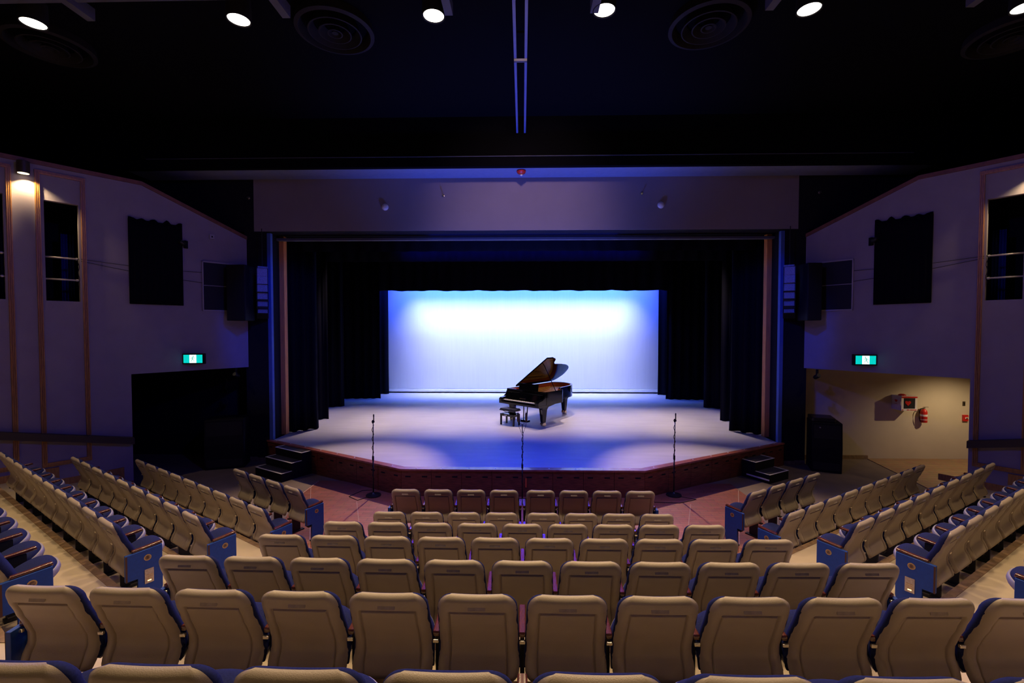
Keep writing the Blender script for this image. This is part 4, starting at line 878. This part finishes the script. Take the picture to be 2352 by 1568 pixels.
# front: keybed, cheeks, keys, fallboard, shelf
MB().box(0.0, PW, 0.0, 0.40, 0.60, 0.66).build('keybed', M['lacquer'], pt, bevel=0.004)
for x0 in (0.0, PW - 0.11):
    MB().add(*(lambda p: ([(x, y, z) for x in (x0, x0 + 0.11) for y, z in p], [tuple(range(len(p) - 1, -1, -1)), tuple(range(len(p), 2 * len(p)))] + [(k, (k + 1) % len(p), len(p) + (k + 1) % len(p), len(p) + k) for k in range(len(p))]))([(0.0, 0.66), (0.0, 0.74), (0.05, 0.775), (0.20, 0.80), (0.30, 0.86), (0.36, 0.98), (0.38, ZR), (0.40, ZR), (0.40, 0.66)])).build('cheek', M['lacquer'], pt, bevel=0.004)
ky = MB().box(0.16, PW - 0.16, 0.035, 0.19, 0.70, 0.728).build('white_keys', M['ivory'], pt, bevel=0.003)
m_ = MB(); w_ = (PW - 0.32) / 52
for k in range(51):
    if (k % 7) in (0, 2, 3, 5, 6): m_.box(0.16 + w_ * (k + 1) - 0.0055, 0.16 + w_ * (k + 1) + 0.0055, 0.09, 0.19, 0.728, 0.742)
tag(m_.build('black_keys', M['lacquer'], ky), kind='stuff')
MB().box(0.11, 0.16, 0.02, 0.20, 0.68, 0.74).build('key_block', M['lacquer'], pt); MB().box(PW - 0.16, PW - 0.11, 0.02, 0.20, 0.68, 0.74).build('key_block', M['lacquer'], pt)
fb = MB().box(0.11, PW - 0.11, -0.005, 0.012, 0.0, 0.19, Matrix.Translation((0, 0.20, 0.74)) @ Matrix.Rotation(math.radians(-14), 4, 'X')).build('fallboard', M['lacquer'], pt, bevel=0.004)
MB().box(0.66, 0.90, -0.0065, -0.005, 0.035, 0.05, Matrix.Translation((0, 0.20, 0.74)) @ Matrix.Rotation(math.radians(-14), 4, 'X')).build('inlay', M['brass'], fb)
MB().box(0.05, PW - 0.05, 0.26, 0.50, 0.935, 0.95).build('desk_shelf', M['lacquer'], pt)
MB().box(0.40, 1.16, -0.01, 0.01, 0.0, 0.26, Matrix.Translation((0, 0.46, 0.95)) @ Matrix.Rotation(math.radians(-12), 4, 'X')).build('music_desk', M['lacquer'], pt, bevel=0.004)
# lid hinged along the left (bass) spine
th = math.radians(36.5); hm_ = Matrix.Translation((0.0, 0, ZR + 0.01)) @ Matrix.Rotation(-th, 4, 'Y')
lo = [(0.0, 0.78), (PW + 0.02, 0.78)] + [(x + 0.02, y + 0.01) for x, y in curve_pts()]
lid = MB().prism(lo, 0.0, 0.022, hm_).build('lid', M['lacquer'], pt)
MB().prism([(0.0, 0.80), (PW + 0.02, 0.80), (PW + 0.02, 1.12), (0.0, 1.12)], 0.026, 0.048, hm_).build('folded_front_lid', M['lacquer'], pt)
q_ = hm_ @ Vector((1.18, 1.05, 0.0))
MB().tube([(PW - 0.07, 0.92, ZR - 0.02), (q_.x, q_.y, q_.z)], 0.012, 8).build('lid_prop', M['lacquer'], pt)
# legs with brass casters
def pleg(x, y, rot):
    mt = Matrix.Translation((x, y, 0)) @ Matrix.Rotation(rot, 4, 'Z')
    m_ = MB()
    for (z0, a), (z1, b) in (((0.12, 0.055), (0.50, 0.085)), ((0.50, 0.085), (0.56, 0.105)), ((0.56, 0.105), (0.64, 0.135))):
        m_.hexa([mt @ Vector((sx * a, sy * a, z0)) for sx, sy in ((-1, -1), (1, -1), (1, 1), (-1, 1))], [mt @ Vector((sx * b, sy * b, z1)) for sx, sy in ((-1, -1), (1, -1), (1, 1), (-1, 1))])
    lg = m_.build('leg', M['lacquer'], pt)
    c = MB()
    for sx in (-1, 1): c.lathe([(0.03, -0.03), (0.060, -0.026), (0.066, 0.0), (0.060, 0.026), (0.03, 0.03)], 20, mt @ Matrix.Translation((sx * 0.045, 0, 0.066)) @ Matrix.Rotation(PI / 2, 4, 'Y'))
    c.lathe([(0.025, 0.10), (0.03, 0.13)], 14, mt)
    c.build('caster', M['brass'], lg, smooth=True, auto=40)
pleg(0.16, 0.45, 0.3); pleg(PW - 0.16, 0.42, -0.3); pleg(0.66, PL - 0.36, 0.1)
MB().hexa([(PW - 0.30, 0.25, 0.55), (PW - 0.02, 0.25, 0.55), (PW - 0.02, 0.75, 0.62), (PW - 0.30, 0.75, 0.62)], [(PW - 0.30, 0.25, 0.66), (PW - 0.02, 0.25, 0.66), (PW - 0.02, 0.95, 0.66), (PW - 0.30, 0.95, 0.66)]).build('leg_block', M['lacquer'], pt)
ly = MB().tube([(0.70, 0.36, 0.62), (0.72, 0.33, 0.10)], 0.016, 8).tube([(0.86, 0.36, 0.62), (0.84, 0.33, 0.10)], 0.016, 8).box(0.64, 0.92, 0.27, 0.39, 0.07, 0.13).build('lyre', M['lacquer'], pt)
for k in range(3): MB().box(0.70 + 0.065 * k, 0.725 + 0.065 * k, 0.17, 0.28, 0.075, 0.088).build('pedal', M['brass'], ly, bevel=0.003)
MB().tube([(0.78, 0.50, 0.60), (0.76, 0.36, 0.14)], 0.006, 6).build('lyre_brace', M['brass'], ly)
# bench
bt = thing('piano_bench', 'black leather topped adjustable bench in front of the piano', 'bench', (-0.37, 13.60, SZ), math.radians(-39))
MB().prism(rpoly(-0.29, 0.29, -0.17, 0.17, 0.03), 0.43, 0.47).build('seat_board', M['leather'], bt, bevel=0.012)
MB().prism(rpoly(-0.28, 0.28, -0.16, 0.16, 0.04), 0.46, 0.50).build('cushion', M['leather'], bt, bevel=0.018)
MB().box(-0.27, 0.27, -0.15, 0.15, 0.27, 0.34).build('frame', M['lacquer'], bt, bevel=0.004)
for sy in (-0.12, 0.12): MB().tube([(-0.20, sy, 0.34), (0.20, sy, 0.43)], 0.008, 6).tube([(0.20, sy, 0.34), (-0.20, sy, 0.43)], 0.008, 6).build('scissor_lift', M['blackgloss'], bt)
for sx in (-1, 1):
    for sy in (-1, 1): MB().box(sx * 0.245 - 0.022, sx * 0.245 + 0.022, sy * 0.128 - 0.022, sy * 0.128 + 0.022, 0.0, 0.28).build('leg', M['lacquer'], bt, bevel=0.004)
MB().tube([(0.27, 0, 0.37), (0.34, 0, 0.37)], 0.02, 10).build('knob', M['blackgloss'], bt)
MB().box(-0.09, 0.0, -0.153, -0.15, 0.285, 0.31).build('maker_tag', M['white'], bt)
